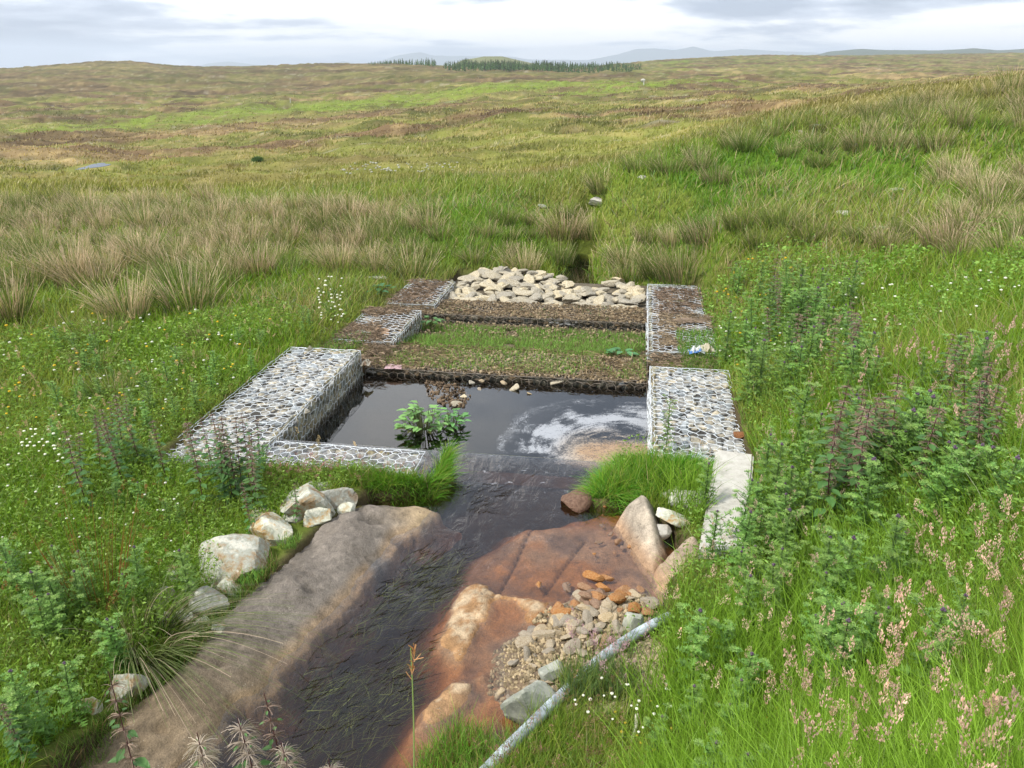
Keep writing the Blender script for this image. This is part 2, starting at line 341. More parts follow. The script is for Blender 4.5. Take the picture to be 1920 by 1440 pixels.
for a in [(0, 385, 21), (400, 388, 21), (700, 400, 20), (-300, 385, 21), (0, 362, 38), (0, 325, 80), (0, 260, 150), (0, 215, 230), (0, 150, 420), (-300, 362, 38), (-300, 320, 85), (-300, 260, 150), (-300, 210, 240), (-300, 155, 420),
          (480, 362, 36), (480, 310, 80), (480, 250, 150), (480, 205, 240), (480, 150, 430), (780, 388, 20.5), (860, 385, 21), (960, 420, 19), (960, 346, 33), (960, 290, 60), (960, 225, 120), (960, 180, 230), (960, 145, 400),
          (1200, 405, 18), (1200, 312, 21.5), (1200, 292, 40), (1200, 245, 80), (1200, 190, 180), (1200, 150, 350), (1080, 352, 21), (1080, 338, 26), (860, 358, 21.5), (930, 352, 22), (800, 372, 20.8), (850, 392, 19),
          (1500, 520, 12.5), (1500, 430, 14.5), (1500, 380, 17.2), (1600, 340, 17.5), (1500, 240, 21.5), (1500, 232, 45), (1500, 205, 90), (1500, 170, 200), (1500, 132, 450), (1700, 205, 22), (1700, 360, 15.5), (1350, 278, 21.5), (1350, 395, 17), (1350, 440, 15),
          (1920, 700, 7), (1920, 520, 9.5), (1920, 420, 12), (1920, 330, 16), (1920, 180, 22), (1920, 172, 50), (1920, 150, 150), (1920, 122, 500), (1600, 800, 7.5), (1600, 600, 10.5), (1600, 1000, 5.8), (1600, 1200, 4.6), (1600, 1440, 3.4),
          (1920, 1000, 4.8), (1920, 1200, 3.9), (1920, 1440, 2.8), (2300, 700, 7), (2300, 400, 12), (2300, 170, 22), (2300, 150, 60), (2300, 140, 200), (2300, 115, 500)]: cd(*a)
CREST = [(-400, 135), (-200, 132), (0, 130), (100, 123), (200, 115), (260, 116), (320, 127), (420, 126), (600, 121), (740, 121), (850, 125), (960, 127), (1100, 126), (1200, 116), (1300, 110), (1430, 104), (1500, 106), (1700, 103), (1920, 100), (2300, 98)]
for u, v in CREST:
    D = 560 if u < 760 else 560+(u-760)*.45
    cd(u, v, D); x, y, z = PD(u, v, D*1.6); CT_PTS.append((x, y, z-14)); x, y, z = PD(u, v, D*4); CT_PTS.append((x, y, z-40))
cp = np.array(CT_PTS); cr = np.hypot(cp[:, 0], cp[:, 1]); ca = np.arctan2(cp[:, 0], cp[:, 1]); cq = (H-cp[:, 2])/cr
LC = 1.15
def tps(r2): return r2*np.log(r2+1e-9)
def _A(a, l, b_, m_): return tps(((a[:, None]-b_[None])*2.6)**2+((l[:, None]-m_[None])*LC)**2)
cl_ = np.log(cr); K_ = _A(ca, cl_, ca, cl_)+np.eye(len(ca))*.004; Q = np.stack([np.ones_like(ca), ca, cl_], 1)
sol = np.linalg.solve(np.block([[K_, Q], [Q.T, np.zeros((3, 3))]]), np.concatenate([cq, np.zeros(3)]))
def base_z(x, y):
    sh = np.shape(x); x = np.ravel(x).astype(float); y = np.ravel(y).astype(float)
    r = np.maximum(np.hypot(x, y), .3); a = np.clip(np.arctan2(x, y), -1.0, 1.0); l = np.log(np.maximum(r, 1.6))
    out = np.empty(len(x))
    for i in range(0, len(x), 60000):
        j = slice(i, i+60000); out[j] = _A(a[j], l[j], ca, cl_)@sol[:-3]+sol[-3]+sol[-2]*a[j]+sol[-1]*l[j]
    z = H-out*r
    z = np.minimum(z, 2.1+.2*r)
    return z.reshape(sh)
PONDX, PONDY = PD(180, 325, 80)[:2]; PONDZ = float(base_z(np.array([PONDX]), np.array([PONDY]))[0])+.75
def ground_z(x, y, carve=True):
    x = np.asarray(x, float); y = np.asarray(y, float); r = np.hypot(x, y)
    z = base_z(x, y)
    k = sst(18, 40, r)
    z = z+(fbm(x*1.1, y*1.1, 4, 11)-.5)*.16*(1-.5*k)+k*(fbm(x*.12, y*.12, 5, 12)-.5)*np.minimum(r*.028, 3.0)+sst(60, 200, r)*(fbm(x*.02, y*.03, 4, 31)-.5)*np.clip(r*.02, 0, 6)*sst(640, 420, r)
    z = z+k*(fbm(x*.45, y*.45, 3, 14)-.5)*np.minimum(r*.012, .7)
    z = z+.3*np.exp(-((x+ .2)**2+(y-19.5)**2)/3)*0
    pb = sst(.5, 3, x-.1*y)*sst(13, 17, y)*sst(26, 22, r); z = z+pb*((fbm(x*.75, y*.75, 3, 15)-.45)*.95+.25*sst(17.5, 21, y))
    pd_ = np.hypot((x-PONDX)/1.9, (y-PONDY)/4.2); z = z+(PONDZ-.18-z)*sst(1.9, 1.0, pd_)*(r > 40)
    if carve:
        near = (r < 26)
        if near.any():
            xn, yn = x[near], y[near]; zn = z[near]
            sg, tg = ST_(xn, yn); bx = np.minimum(np.minimum(sg-9.7, 15.0-sg)/.3, np.minimum(tg-TL+1.0, TR+1.15-tg)/.3); cap_ = -.19-.13*sst(12.1, 12.9, sg); zn = np.where(bx > 0, zn*(1-sst(0, 1, bx))+np.minimum(zn, cap_)*sst(0, 1, bx), zn)
            c = chan(xn, yn)+(fbm(xn*3, yn*3, 3, 21)-.5)*.06
            f = sst(-.02, .12, c); zn = zn*(1-f)+np.minimum(zn, -1.1)*f
            ft = np.exp(-(dline(TRENCH, xn, yn)/(.40-.012*(yn-16)))**4); zn = zn*(1-ft)+np.minimum(zn, np.maximum(-.98, zn-.6))*ft
            z = z.copy(); z[near] = zn
    return z
# colour of the ground cover at a place (albedo)
GREENP = [[PD(u, v, d) for u, v, d in poly] for poly in (
    [(-100, 240, 180), (150, 222, 205), (420, 203, 250), (640, 190, 270), (900, 176, 290), (1150, 160, 320), (1160, 172, 290), (900, 192, 240), (700, 203, 225), (560, 212, 210), (420, 214, 205), (150, 236, 185), (-100, 255, 160)],
    [(1000, 190, 230), (1150, 178, 260), (1250, 172, 280), (1150, 190, 230)], [(1150, 170, 280), (1350, 160, 300), (1350, 166, 280), (1180, 178, 250)], [(1240, 116, 650), (1300, 115, 660), (1290, 122, 600), (1240, 122, 600)])]
def cover(x, y):
    x = np.asarray(x, float); y = np.asarray(y, float); r = np.hypot(x, y)
    c_lush = np.array([.122, .208, .014]); c_yel = np.array([.165, .212, .032]); c_rush = np.array([.175, .165, .06]); c_oliv = np.array([.135, .160, .040]); c_brn = np.array([.125, .095, .050]); c_str = np.array([.30, .255, .125]); c_pat = np.array([.14, .20, .022])
    n1 = fbm(x*.6, y*.6, 4, 41); n2 = fbm(x*.22, y*.22, 4, 42); sx = np.clip(r*.03, 1, 12)
    n3 = fbm(x*.035, y*.075, 5, 43, .62); n4 = fbm(x*.3, y*.5, 4, 44, .65); n5 = fbm(x*.012, y*.03, 4, 45, .6)
    near = c_lush+(c_yel-c_lush)*sst(.38, .68, n1)[..., None]
    left = (x < -1); rz = sst(11, 14, y)*sst(24, 20, y)*(x < 2+y*0)
    near = near+(c_rush-near)*(rz*.6*sst(.3, .6, n2))[..., None]
    face = sst(.5, 2.5, x-.1*y)*sst(14.5, 17, y)*sst(23, 21, r)*sst(.62, .4, fbm(x*.5, y*.5, 3, 46)); near = near+(np.array([.085, .185, .012])-near)*face[..., None]
    mound = sst(2.6, 1.2, np.hypot(x+1.2, (y-19.2)*.8)); near = near+(np.array([.11, .20, .018])-near)*(mound*.9)[..., None]
    dry = sst(.3, .5, fbm(x*.35, y*.35, 3, 47))*sst(3.5, 5.5, x-.1*(y-12))*sst(9, 12, y)*sst(20, 16, y)*.55
    near = near+(c_yel-near)*dry[..., None]
    far = c_oliv+(c_brn-c_oliv)*sst(.46, .62, n3)[..., None]
    far = far+(c_str-far)*(sst(.50, .70, n4)*.55+sst(.55, .75, n5)*.4)[..., None]
    mid = sst(120, 50, r)[..., None]; far = far+((c_oliv*1.05+c_yel*.45)/1.35-far)*mid*.55
    far = far+(c_brn*np.array([.9, 1.05, .9])-far)*(sst(300, 460, r)*.45*(x < 60))[..., None]
    st_ = fbm(x*.05, y*.16, 5, 48, .75); far = far*np.array([.96, .84, .80])*(.58+.76*sst(.25, .75, st_))[..., None]; sp_ = sst(.66, .8, fbm(x*.11, y*.5, 4, 49, .8)); far = far+(np.array([.34, .31, .22])-far)*(sp_*.5)[..., None]
    k = sst(19, 28, r)[..., None]; c = near*(1-k)+far*k
    for g in GREENP:
        c = c+(c_pat*(.9+.3*n4[..., None])-c)*(sst(-8, 6, sdf(g, x, y)+(n3-.5)*26+(n4-.5)*30)*(.25+.55*sst(.35, .6, n4)))[..., None]
    return c
rr = np.exp(np.linspace(math.log(1.2), math.log(4200), 760))
az = np.concatenate([np.linspace(-180, -62, 30)[:-1], np.linspace(-62, -42, 40)[:-1], np.linspace(-42, 42, 640), np.linspace(42, 62, 40)[1:], np.linspace(62, 180, 30)[1:]])
AZ, RR = np.meshgrid(np.radians(az), rr); GX, GY = RR*np.sin(AZ), RR*np.cos(AZ)
GZ = ground_z(GX, GY); GC = cover(GX, GY)
soil = np.array([.075, .055, .032])
nearm = sst(24, 14, RR)*.45; GC = GC*(1-nearm[..., None])+soil*nearm[..., None]
gch = (RR < 26)*sst(-.15, .02, np.where(RR < 26, chan(GX, GY), -9)); GC = GC*(1-gch[..., None])+soil*gch[..., None]
gm = M(); grid(gm, GX, GY, GZ, GC)
tag(gm.obj('ground', GROUND, smooth=True), kind='structure')
_lr = np.log(rr); _azr = np.radians(az)
def gz(x, y):
    """height of the finished ground sheet at a place (bilinear in its own grid)"""
    x = np.atleast_1d(np.asarray(x, float)); y = np.atleast_1d(np.asarray(y, float))
    l = np.log(np.clip(np.hypot(x, y), rr[0]*1.001, rr[-1]*.999)); a = np.arctan2(x, y)
    i = np.clip(np.searchsorted(_lr, l)-1, 0, len(_lr)-2); j = np.clip(np.searchsorted(_azr, a)-1, 0, len(_azr)-2)
    fi = (l-_lr[i])/(_lr[i+1]-_lr[i]); fj = (a-_azr[j])/(_azr[j+1]-_azr[j])
    return (GZ[i, j]*(1-fj)+GZ[i, j+1]*fj)*(1-fi)+(GZ[i+1, j]*(1-fj)+GZ[i+1, j+1]*fj)*fi
def hit(u, v, lo=1.5, hi=900):
    """first place where the sight line of a pixel meets the ground"""
    d = np.exp(np.linspace(math.log(lo), math.log(hi), 900)); x = (u-960)/F*d; y = d*(CP-(v-720)/F*SP); z = H-d*q_of(v)
    b = np.nonzero(z < gz(x, y))[0]; k = b[0] if len(b) else len(d)-1
    return float(x[k]), float(y[k]), float(gz(x[k], y[k])[0])

# ------------------------------------------------------------ distant land: blue mountains and low dark hills
def ridge(name, pts, D, base, col, depth, seed, rough=1.0):
    us = np.linspace(pts[0][0], pts[-1][0], 160); vs = np.interp(us, [p[0] for p in pts], [p[1] for p in pts])+(fbm(us*.05, us*0, 4, seed)-.5)*1.6*rough
    m = M(); T = np.linspace(-1, 1, 13); X = []; Y = []; Z = []
    for t_ in T:
        Dk = D+t_*depth; q = (115-vs)/F*CP; zt = H+D*q; x = (us-960)/F*Dk; y = Dk*CP*np.ones_like(us)
        prof = (1-abs(t_)**1.3); z = base+(zt-base)*prof+(fbm(us*.03+t_*2, us*0+t_*4, 4, seed+3)-.5)*(zt-base)*.25*(1-prof)
        X.append(x); Y.append(y); Z.append(z)
    grid(m, np.array(X), np.array(Y), np.array(Z), np.array(col)); return tag(m.obj(name, GROUND, smooth=True), kind='structure')
ridge('mountains', [(440, 128), (470, 118), (500, 115), (530, 118), (600, 126), (650, 124), (688, 114), (705, 118), (730, 121), (770, 107), (800, 101), (815, 100), (832, 106), (880, 106), (960, 108), (985, 112), (1080, 113), (1130, 104), (1160, 95), (1190, 94), (1220, 97), (1250, 91), (1280, 99), (1330, 95), (1380, 98), (1450, 101), (1500, 108), (1560, 125)], 8000, -80, (.13, .16, .15), 700, 61)
ridge('hills', [(1420, 112), (1470, 99), (1520, 95), (1560, 97), (1650, 97), (1700, 94), (1740, 97), (1800, 94), (1850, 91), (1920, 90), (2050, 93), (2300, 98), (2500, 112)], 2500, -60, (.10, .12, .09), 300, 66, .6)
# bare hill behind the plantation
ridge('hill', [(840, 132), (880, 113), (915, 107), (945, 107), (975, 114), (1020, 124)], 1150, -30, (.15, .16, .07), 90, 69, .3)

# ------------------------------------------------------------ stream bed, slab, water
xs = np.arange(-3.6, 2.2, .024); ys = np.arange(1.2, 7.75, .024); BX, BY = np.meshgrid(xs, ys)
o_ = sdf(ORANGE, BX, BY)+(fbm(BX*2.5, BY*2.5, 3, 51)-.5)*.25
bz = -.34+.243*sst(-.30, .12, o_)+(fbm(BX*2, BY*2, 4, 52)-.5)*.045
sS, tS = ST_(BX, BY); bz = bz+.06*sst(5.9, 6.6, sS)*(o_ < 0); bz = np.where(sS > 6.98, -1.1, bz)
em = np.maximum.reduce([sdf(p, BX, BY) for p in EMERG])+(fbm(BX*5, BY*5, 5, 53, .65)-.5)*.22-.02
bz = bz+.074*sst(-.10, .04, em)+.05*(fbm(BX*8, BY*8, 5, 63, .65)-.5)*sst(-.05, .1, em)
gr = sdf(GRAVEL, BX, BY)+(fbm(BX*4, BY*4, 3, 54)-.5)*.12; bz = bz+.10*sst(-.05, .25, gr)
jt = np.minimum(dline([P(1003, 975, -.1), P(965, 1060, -.1), P(925, 1130, -.1)], BX, BY), dline([P(1095, 1015, -.1), P(1060, 1060, -.1), P(1020, 1115, -.1)], BX, BY))
bz = bz-.03*np.exp(-(jt/.012)**2)
bc = np.array([.07, .058, .03])+(np.array([.36, .165, .060])-np.array([.07, .058, .03]))*sst(-.22, .05, o_)[..., None]
pv = sst(.42, .62, fbm(BX*1.6, BY*1.6, 4, 55))*sst(-.05, .2, o_); bc = bc+(np.array([.30, .20, .13])-bc)*(pv*.8)[..., None]
bc = bc+(np.array([.33, .20, .10])-bc)*(sst(-.05, .04, em)*.8)[..., None]; bc = bc+(np.array([.50, .38, .25])-bc)*(sst(-.03, .05, em)*sst(.50, .64, fbm(BX*6, BY*6, 5, 56, .8)))[..., None]
bc = bc+(np.array([.16, .13, .09])-bc)*(sst(-.02, .1, gr)*.8)[..., None]
gd = sst(.52, .66, fbm(BX*2.3+4, BY*2.3, 5, 67, .65))*sst(-.2, 0, o_); bc = bc+(np.array([.13, .085, .065])-bc)*(gd*.6*(em < 0))[..., None]
bc = bc*(1-.75*np.exp(-(jt/.012)**2))[..., None]
m = M(); grid(m, BX, BY, bz, bc); tag(m.obj('stream_bed', BED, smooth=True), kind='structure')
# long smooth slab on the left of the stream
xs = np.arange(-4.6, -.3, .022); ys = np.arange(2.2, 7.2, .022); SX, SY = np.meshgrid(xs, ys)
d = sdf(SLAB, SX, SY)+(fbm(SX*3, SY*3, 5, 57, .6)-.5)*.16-.02; up = sst(0, .55, d)
dd = np.maximum(d, 0)
hump = fbm(SX*1.5, SY*1.5, 3, 58)
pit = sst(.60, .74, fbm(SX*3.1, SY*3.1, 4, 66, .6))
sz = WL-.14+np.where(d > 0, (.105+.055*sst(0, .12, dd))+.17*(1-np.exp(-dd/.42))*(.20+1.5*hump)*sst(-.05, .3, dd), d*1.1)+.10*(fbm(SX*5, SY*5, 5, 59, .6)-.5)*up-.06*pit*up+.022*(fbm(SX*15, SY*15, 3, 68, .6)-.5)*up-.03*np.exp(-(np.abs(fbm(SX*1.2, SY*2.4, 4, 69)-.5)/.012)**2)*up
wet = sst(.16, .02, d); c = np.array([.195, .168, .142])*(.55+.9*fbm(SX*2.2, SY*2.2, 4, 60))[..., None]
c = c+(np.array([.34, .23, .13])-c)*(sst(.15, .02, d)*sst(.30, .55, fbm(SX*3, SY*3, 4, 62)+.12))[..., None]
c = c+(np.array([.40, .32, .04])-c)*(sst(.20, .08, d)*sst(.60, .68, fbm(SX*4+3, SY*4, 4, 64)))[..., None]
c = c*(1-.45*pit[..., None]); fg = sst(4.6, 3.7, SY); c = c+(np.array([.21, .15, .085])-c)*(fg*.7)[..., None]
tip = np.exp(-((SX-P(790, 960, 0)[0])**2+(SY-P(790, 960, 0)[1])**2)/.05); c = c+(np.array([.50, .37, .22])-c)*(tip*.8)[..., None]
keep = d > -.35; kf = keep[:-1, :-1] & keep[1:, 1:]
m = M(); i = np.arange(SX.size).reshape(SX.shape); f = np.stack([i[:-1, :-1], i[:-1, 1:], i[1:, 1:], i[1:, :-1]], -1)[kf]
used = np.unique(f); mp = -np.ones(SX.size, int); mp[used] = np.arange(len(used))
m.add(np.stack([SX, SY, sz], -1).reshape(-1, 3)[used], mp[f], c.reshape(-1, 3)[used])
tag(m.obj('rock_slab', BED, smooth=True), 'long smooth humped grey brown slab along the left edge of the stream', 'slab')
def slabz(x, y):
    j = int(np.clip(round((x+4.6)/.022), 0, SX.shape[1]-1)); i_ = int(np.clip(round((y-2.2)/.022), 0, SX.shape[0]-1)); return float(sz[i_, j])
def closed_sheet(name, S, T, Zf, bottom, mt, colf, kind='structure'):
    Sg, Tg = np.meshgrid(S, T, indexing='ij'); X = Sg*ST+Tg*CT; Y = Sg*CT-Tg*ST; Z = Zf(Sg, Tg, X, Y); C = colf(Sg, Tg, X, Y)
    ny, nx = X.shape; i = np.arange(ny*nx).reshape(ny, nx); top = np.stack([i[:-1, :-1], i[:-1, 1:], i[1:, 1:], i[1:, :-1]], -1).reshape(-1, 4)
    edge = np.concatenate([i[0, :-1], i[:-1, -1], i[-1, :0:-1], i[:0:-1, 0]]); n = len(edge); N = ny*nx
    v = np.stack([X, Y, Z], -1).reshape(-1, 3); vb = v[edge].copy(); vb[:, 2] = bottom
    k = np.arange(n); k2 = (k+1) % n; side = np.stack([edge[k], N+k, N+k2, edge[k2]], -1)
    vc = v.mean(0); vc[2] = bottom; cap = np.stack([N+k2, N+k, np.full(n, N+n)], -1)
    m = M(); m.add(np.concatenate([v, vb, [vc]]), [top, side, cap], np.concatenate([C.reshape(-1, 3), np.zeros((n+1, 3))])); o = m.obj(name, mt, smooth=False)
    o.data.polygons.foreach_set('use_smooth', np.concatenate([np.ones(len(top), bool), np.zeros(len(side)+len(cap), bool)])); return tag(o, kind=kind)
def strz(s, t, x, y): return WL+(PW+.03-WL)*sst(7.12, 7.24, s)+(fbm(x*4, y*2, 2, 71)-.5)*.006
def strc(s, t, x, y):
    k = (fbm(x*26, y*26, 3, 72) > .72)*sst(5.8, 6.6, s)*.55+.15*sst(7.05, 7.2, s)
    return np.stack([k, k*0, k*0], -1)
closed_sheet('stream_water', np.concatenate([np.arange(.8, 5.5, .05), np.arange(5.5, 7.26, .015)]), np.arange(-4.2, 1.3, .03), strz, -1.3, STRW, strc)
FC = P(1145, 850, PW)
def pz(s, t, x, y): return PW+(fbm(x*2, y*2, 2, 73)-.5)*.003
def pc(s, t, x, y):
    wx_ = (fbm(x*1.7, y*1.7, 3, 78)-.5)*.42; dx, dy = x-FC[0], (y-FC[1])*.95; rho = np.hypot(dx, dy); an = np.degrees(np.arctan2(dy, dx))
    rh = rho*(1+.0022*(an-90))+wx_*.55; str_ = fbm(rh*13+3, an*.032, 5, 74, .7); win = sst(18, 60, an)*sst(192, 172, an); pat = sst(.25, .52, fbm(x*2.6+9, y*2.6, 4, 79))
    g = lambda c_, w_: np.exp(-((rh-c_)/w_)**2)
    k = 1.55*(.24*g(1.45, .09)*sst(80, 100, an)+.30*g(1.2, .22)*pat+.52*g(.92, .24)*(.35+.65*pat)+.26*g(.62, .3))*win+((str_-.5)*1.7-.02)*win*sst(1.65, 1.1, rh)*sst(.15, .5, rh)
    core = sst(.80, .15, np.hypot(dx*.62-.02, dy*1.15)+(fbm(x*4, y*4, 4, 75)-.5)*.5); k = np.maximum(k, core*.85)
    warm = sst(.75, .35, rho); org = sst(.50, .25, np.hypot(dx*.8-.1, dy*1.5-.05)+(fbm(x*5, y*5, 3, 76)-.5)*.25)
    return np.stack([np.clip(k, 0, 1), warm, org*.8], -1)
closed_sheet('pool_water', np.arange(7.0, 9.95, .016), np.arange(TL-.2, TR+.2, .02), pz, -1.2, POOLW, pc)
closed_sheet('stream_water', np.arange(15.6, 22, .1), np.arange(-2.6, .8, .1), lambda s, t, x, y: -.70+0*s, -1.6, POOLW, lambda s, t, x, y: np.stack([0*s]*3, -1))
# pool floor and walls in dark peat; concrete sill under the fall
m = M(); S, T = np.meshgrid(np.arange(6.9, 10, .1), np.arange(TL-.1, TR+.15, .1), indexing='ij'); X = S*ST+T*CT; Y = S*CT-T*ST
gb = np.exp(-((S-9.3)**2/.08+(T+2.1)**2/.10))
grid(m, X, Y, -.95+.3*(fbm(X*3, Y*3, 3, 77)-.5)+.5*gb, np.array([.05, .035, .02])); tag(m.obj('pool_bed', BED), kind='structure')
def boxm(m, s0, s1, t0, t1, z0, z1, col=(1, 1, 1)):
    v = [W(s, t, z) for z in (z0, z1) for s, t in ((s0, t0), (s1, t0), (s1, t1), (s0, t1))]
    m.add(v, np.array([[0, 3, 2, 1], [4, 5, 6, 7], [0, 1, 5, 4], [1, 2, 6, 5], [2, 3, 7, 6], [3, 0, 4, 7]][0:6])[:, ::-1], col)
m = M(); boxm(m, 6.86, 7.1, -1.78, TR+.35, -.95, -.24, (.25, .2, .16)); tag(m.obj('weir_sill', CONC2), 'low concrete lip where the stream drops into the pool', 'weir')

# ------------------------------------------------------------ gabions
ROCKS2 = [rock(2, .55, 12, .03, 100+i) for i in range(10)]
ROCKS1 = [rock(1, .6, 9, .02, 200+i) for i in range(8)]
def scatter_rocks(m, P_, size, lib, cols=None, flat_n=None, jitter=.35):
    """add many stones to one mesh; flat_n: stones lie against a face with this normal"""
    for k, p in enumerate(P_):
        v, f = lib[rng.integers(len(lib))]; s = size*rng.uniform(1-jitter, 1+jitter); a = rng.uniform(0, 6.283)
        c, s_ = math.cos(a), math.sin(a); q = v*s; q = np.stack([q[:, 0]*c-q[:, 1]*s_, q[:, 0]*s_+q[:, 1]*c, q[:, 2]], 1)
        if flat_n is not None and flat_n[2] < .5:
            n = np.array(flat_n, float); u_ = norm(np.cross([0, 0, 1.0], n)); w_ = np.array([0, 0, 1.0])
            q = q[:, :1]*u_+q[:, 1:2]*w_+q[:, 2:]*n
        m.add(q+np.asarray(p), f, (cols[k] if cols is not None else (1, 1, 1)))
def hexmesh(m, O, U, V, lu, lv, r, cell=.115, bul=.012, seed=0):
    """hexagonal wire netting over a rectangle"""
    O, U, V = (np.array(a, float) for a in (O, U, V)); N = np.cross(U, V)
    cw = cell; ch = cell*1.05; A = []; B = []
    nu = int(lu/cw)+2; nv = int(lv/(ch*.75))+2
    def pt(a, b): return (a, b)
    for j in range(-1, nv):
        for i in range(-1, nu):
            cx = (i+.5*(j % 2))*cw; cy = j*ch*.75
            top = (cx, cy+ch*.5); ur = (cx+cw*.5, cy+ch*.25); lr = (cx+cw*.5, cy-ch*.25); ul = (cx-cw*.5, cy+ch*.25)
            A += [top, ur, top]; B += [ur, lr, ul]
    A = np.array(A); B = np.array(B)
    def jit(p):
        n_ = np.stack([vn(p[:, 0]*37+seed, p[:, 1]*37, 81)-.5, vn(p[:, 0]*37, p[:, 1]*37+seed, 82)-.5], 1)*cell*.45; return p+n_
    A, B = jit(A), jit(B); ok = (A[:, 0] > -.02) & (A[:, 0] < lu+.02) & (A[:, 1] > -.02) & (A[:, 1] < lv+.02) & (B[:, 0] > -.02) & (B[:, 0] < lu+.02) & (B[:, 1] > -.02) & (B[:, 1] < lv+.02)
    A, B = A[ok], B[ok]
    for p in (A, B): p[:, 0] = np.clip(p[:, 0], 0, lu); p[:, 1] = np.clip(p[:, 1], 0, lv)
    def to3(p):
        h = (fbm(p[:, 0]*7+seed, p[:, 1]*7, 2, 83)-.3)*bul*3; e = np.minimum.reduce([p[:, 0], lu-p[:, 0], p[:, 1], lv-p[:, 1]]); h = h*sst(0, .1, e)
        return O+p[:, :1]*U+p[:, 1:]*V+(h+.004)[:, None]*N
    segs(m, to3(A), to3(B), r)
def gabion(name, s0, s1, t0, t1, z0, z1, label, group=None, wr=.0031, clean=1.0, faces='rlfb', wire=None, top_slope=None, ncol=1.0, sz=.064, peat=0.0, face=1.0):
    root = empty(name, W((s0+s1)/2, (t0+t1)/2, z0)); loc = np.array(root.location)
    fm = M(); ls, lt = s1-s0, t1-t0
    core = .05; v = [np.array(W(s, t, z))-loc for z in (z0, z1-core) for s, t in ((s0+core, t0+core), (s1-core, t0+core), (s1-core, t1-core), (s0+core, t1-core))]
    fm.add(v, np.array([[0, 1, 2, 3], [7, 6, 5, 4], [4, 5, 1, 0], [5, 6, 2, 1], [6, 7, 3, 2], [7, 4, 0, 3]]), (.20, .19, .175))
    def cols(n, x, y):
        g = rng.uniform(.65, 1.25, n)[:, None]*ncol; warm = rng.random(n)[:, None]; base = np.where(warm < .25, [1.05, .95, .78], np.where(warm < .45, [.82, .9, 1.0], [1, 1, 1]))
        return base*g
    def spread(lu, lv, step):
        a, b = np.meshgrid(np.arange(step*.5, lu, step*1.25), np.arange(step*.5, lv, step)); a = a.ravel()+rng.normal(0, step*.22, a.size); b = b.ravel()+rng.normal(0, step*.2, b.size)
        return np.clip(a, .06, lu-.06), np.clip(b, .06, lv-.06)
    a, b = spread(ls, lt, sz*1.02); c_ = cols(len(a), a, b)
    if peat: k = (fbm(a*2.5, b*2.5, 3, int(s0*10)) > 1-peat)[:, None]; c_ = np.where(k, c_*np.array([.5, .4, .3]), c_)
    scatter_rocks(fm, [np.array(W(s0+x, t0+y, z1-.05+rng.uniform(-.035, .012)))-loc for x, y in zip(a, b)], sz, ROCKS2, c_)
    ux = np.array([ST, CT, 0]); ut = np.array([CT, -ST, 0]); up_ = np.array([0, 0, 1.0]); h = z1-z0
    FD = {'r': (W(s0, t1, z0), ux, up_, ls, ut), 'l': (W(s1, t0, z0), -ux, up_, ls, -ut), 'f': (W(s0, t0, z0), ut, up_, lt, -ux), 'b': (W(s1, t1, z0), -ut, up_, lt, ux)}
    for fch in faces:
        O, U, V, lu, n = FD[fch]; a, b = spread(lu, h, sz*1.05); c_ = cols(len(a), a, b)*np.array([.85, .82, .66])*face  # face darkens the sill front stones: shade and wetness put into their colour
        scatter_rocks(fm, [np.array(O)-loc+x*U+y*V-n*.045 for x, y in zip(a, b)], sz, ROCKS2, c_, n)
    o = fm.obj('stone_fill', FILL, root); o['kind'] = 'stuff'
    wm = M()
    hexmesh(wm, np.array(W(s0, t1, z1))-loc, ux, -ut, ls, lt, wr, seed=s0*3+t0)   # top (normal up)
    for fch in faces:
        O, U, V, lu, n = FD[fch]; hexmesh(wm, np.array(O)-loc, U, V, lu, h, wr, seed=ord(fch)+s0)
    c4 = [np.array(W(s, t, z1+.004))-loc for s, t in ((s0, t0), (s1, t0), (s1, t1), (s0, t1), (s0, t0))]
    for p, q in zip(c4[:-1], c4[1:]):
        n_ = int(np.linalg.norm(q-p)/.12)+2; L_ = p+(q-p)*np.linspace(0, 1, n_)[:, None]; L_[1:-1] += rng.normal(0, .004, (n_-2, 3)); tube(wm, L_, wr*1.2, 5)
        ph = np.linspace(0, 1, n_*7)[:, None]; sp = p+(q-p)*ph; an = np.arange(len(ph))*2.2; sp[:, 2] += np.sin(an)*wr*1.7; sp[:, :2] += (np.cos(an)*wr*1.7)[:, None]*np.array([.7, .7])
        segs(wm, sp[:-1], sp[1:], wr*.5)
    for c in c4[:4]: segs(wm, [c], [c-np.array([0, 0, h])], wr*1.6)
    wm.obj('wire_mesh', wire or WIRE, root)
    return tag(root, label, 'gabion', group)
G = 'wire gabions lining the stilling pools'
gabion('gabion', 6.45, 9.77, TL-1.0, TL, -.80, 0, 'long pale stone-filled wire gabion along the left side of the pool', G, faces='rfb', ncol=1.15)
gabion('gabion', 6.6, 9.77, TR, TR+.98, -.80, 0.0, 'white wire gabion of pale stones on the right side of the pool', G, faces='lfb', ncol=1.2)
gabion('gabion', 10.6, 12.2, TL-.70, TL+.20, -.85, -.15, 'middle gabion on the left, its top half buried under brown debris', G, faces='rf', peat=.62)
gabion('gabion', 10.8, 12.6, TR-.01, TR+1.0, -.85, -.15, 'middle gabion on the right with dark debris and matted stems on top', G, faces='lf', peat=.6)
gabion('gabion', 12.9, 14.5, TL-.60, TL+.25, -.9, -.26, 'farthest gabion on the left beside the tan rock pile', G, faces='rfb', peat=.55)
gabion('gabion', 12.75, 14.9, TR, TR+.95, -.9, -.26, 'farthest gabion on the right with a rounded dark end', G, faces='lfb', peat=.55)
gabion('gabion', 6.55, 7.02, TL+.02, -1.98, -.8, -.03, 'low gabion across the near left end of the pool behind the turf', G, faces='b', ncol=1.0)
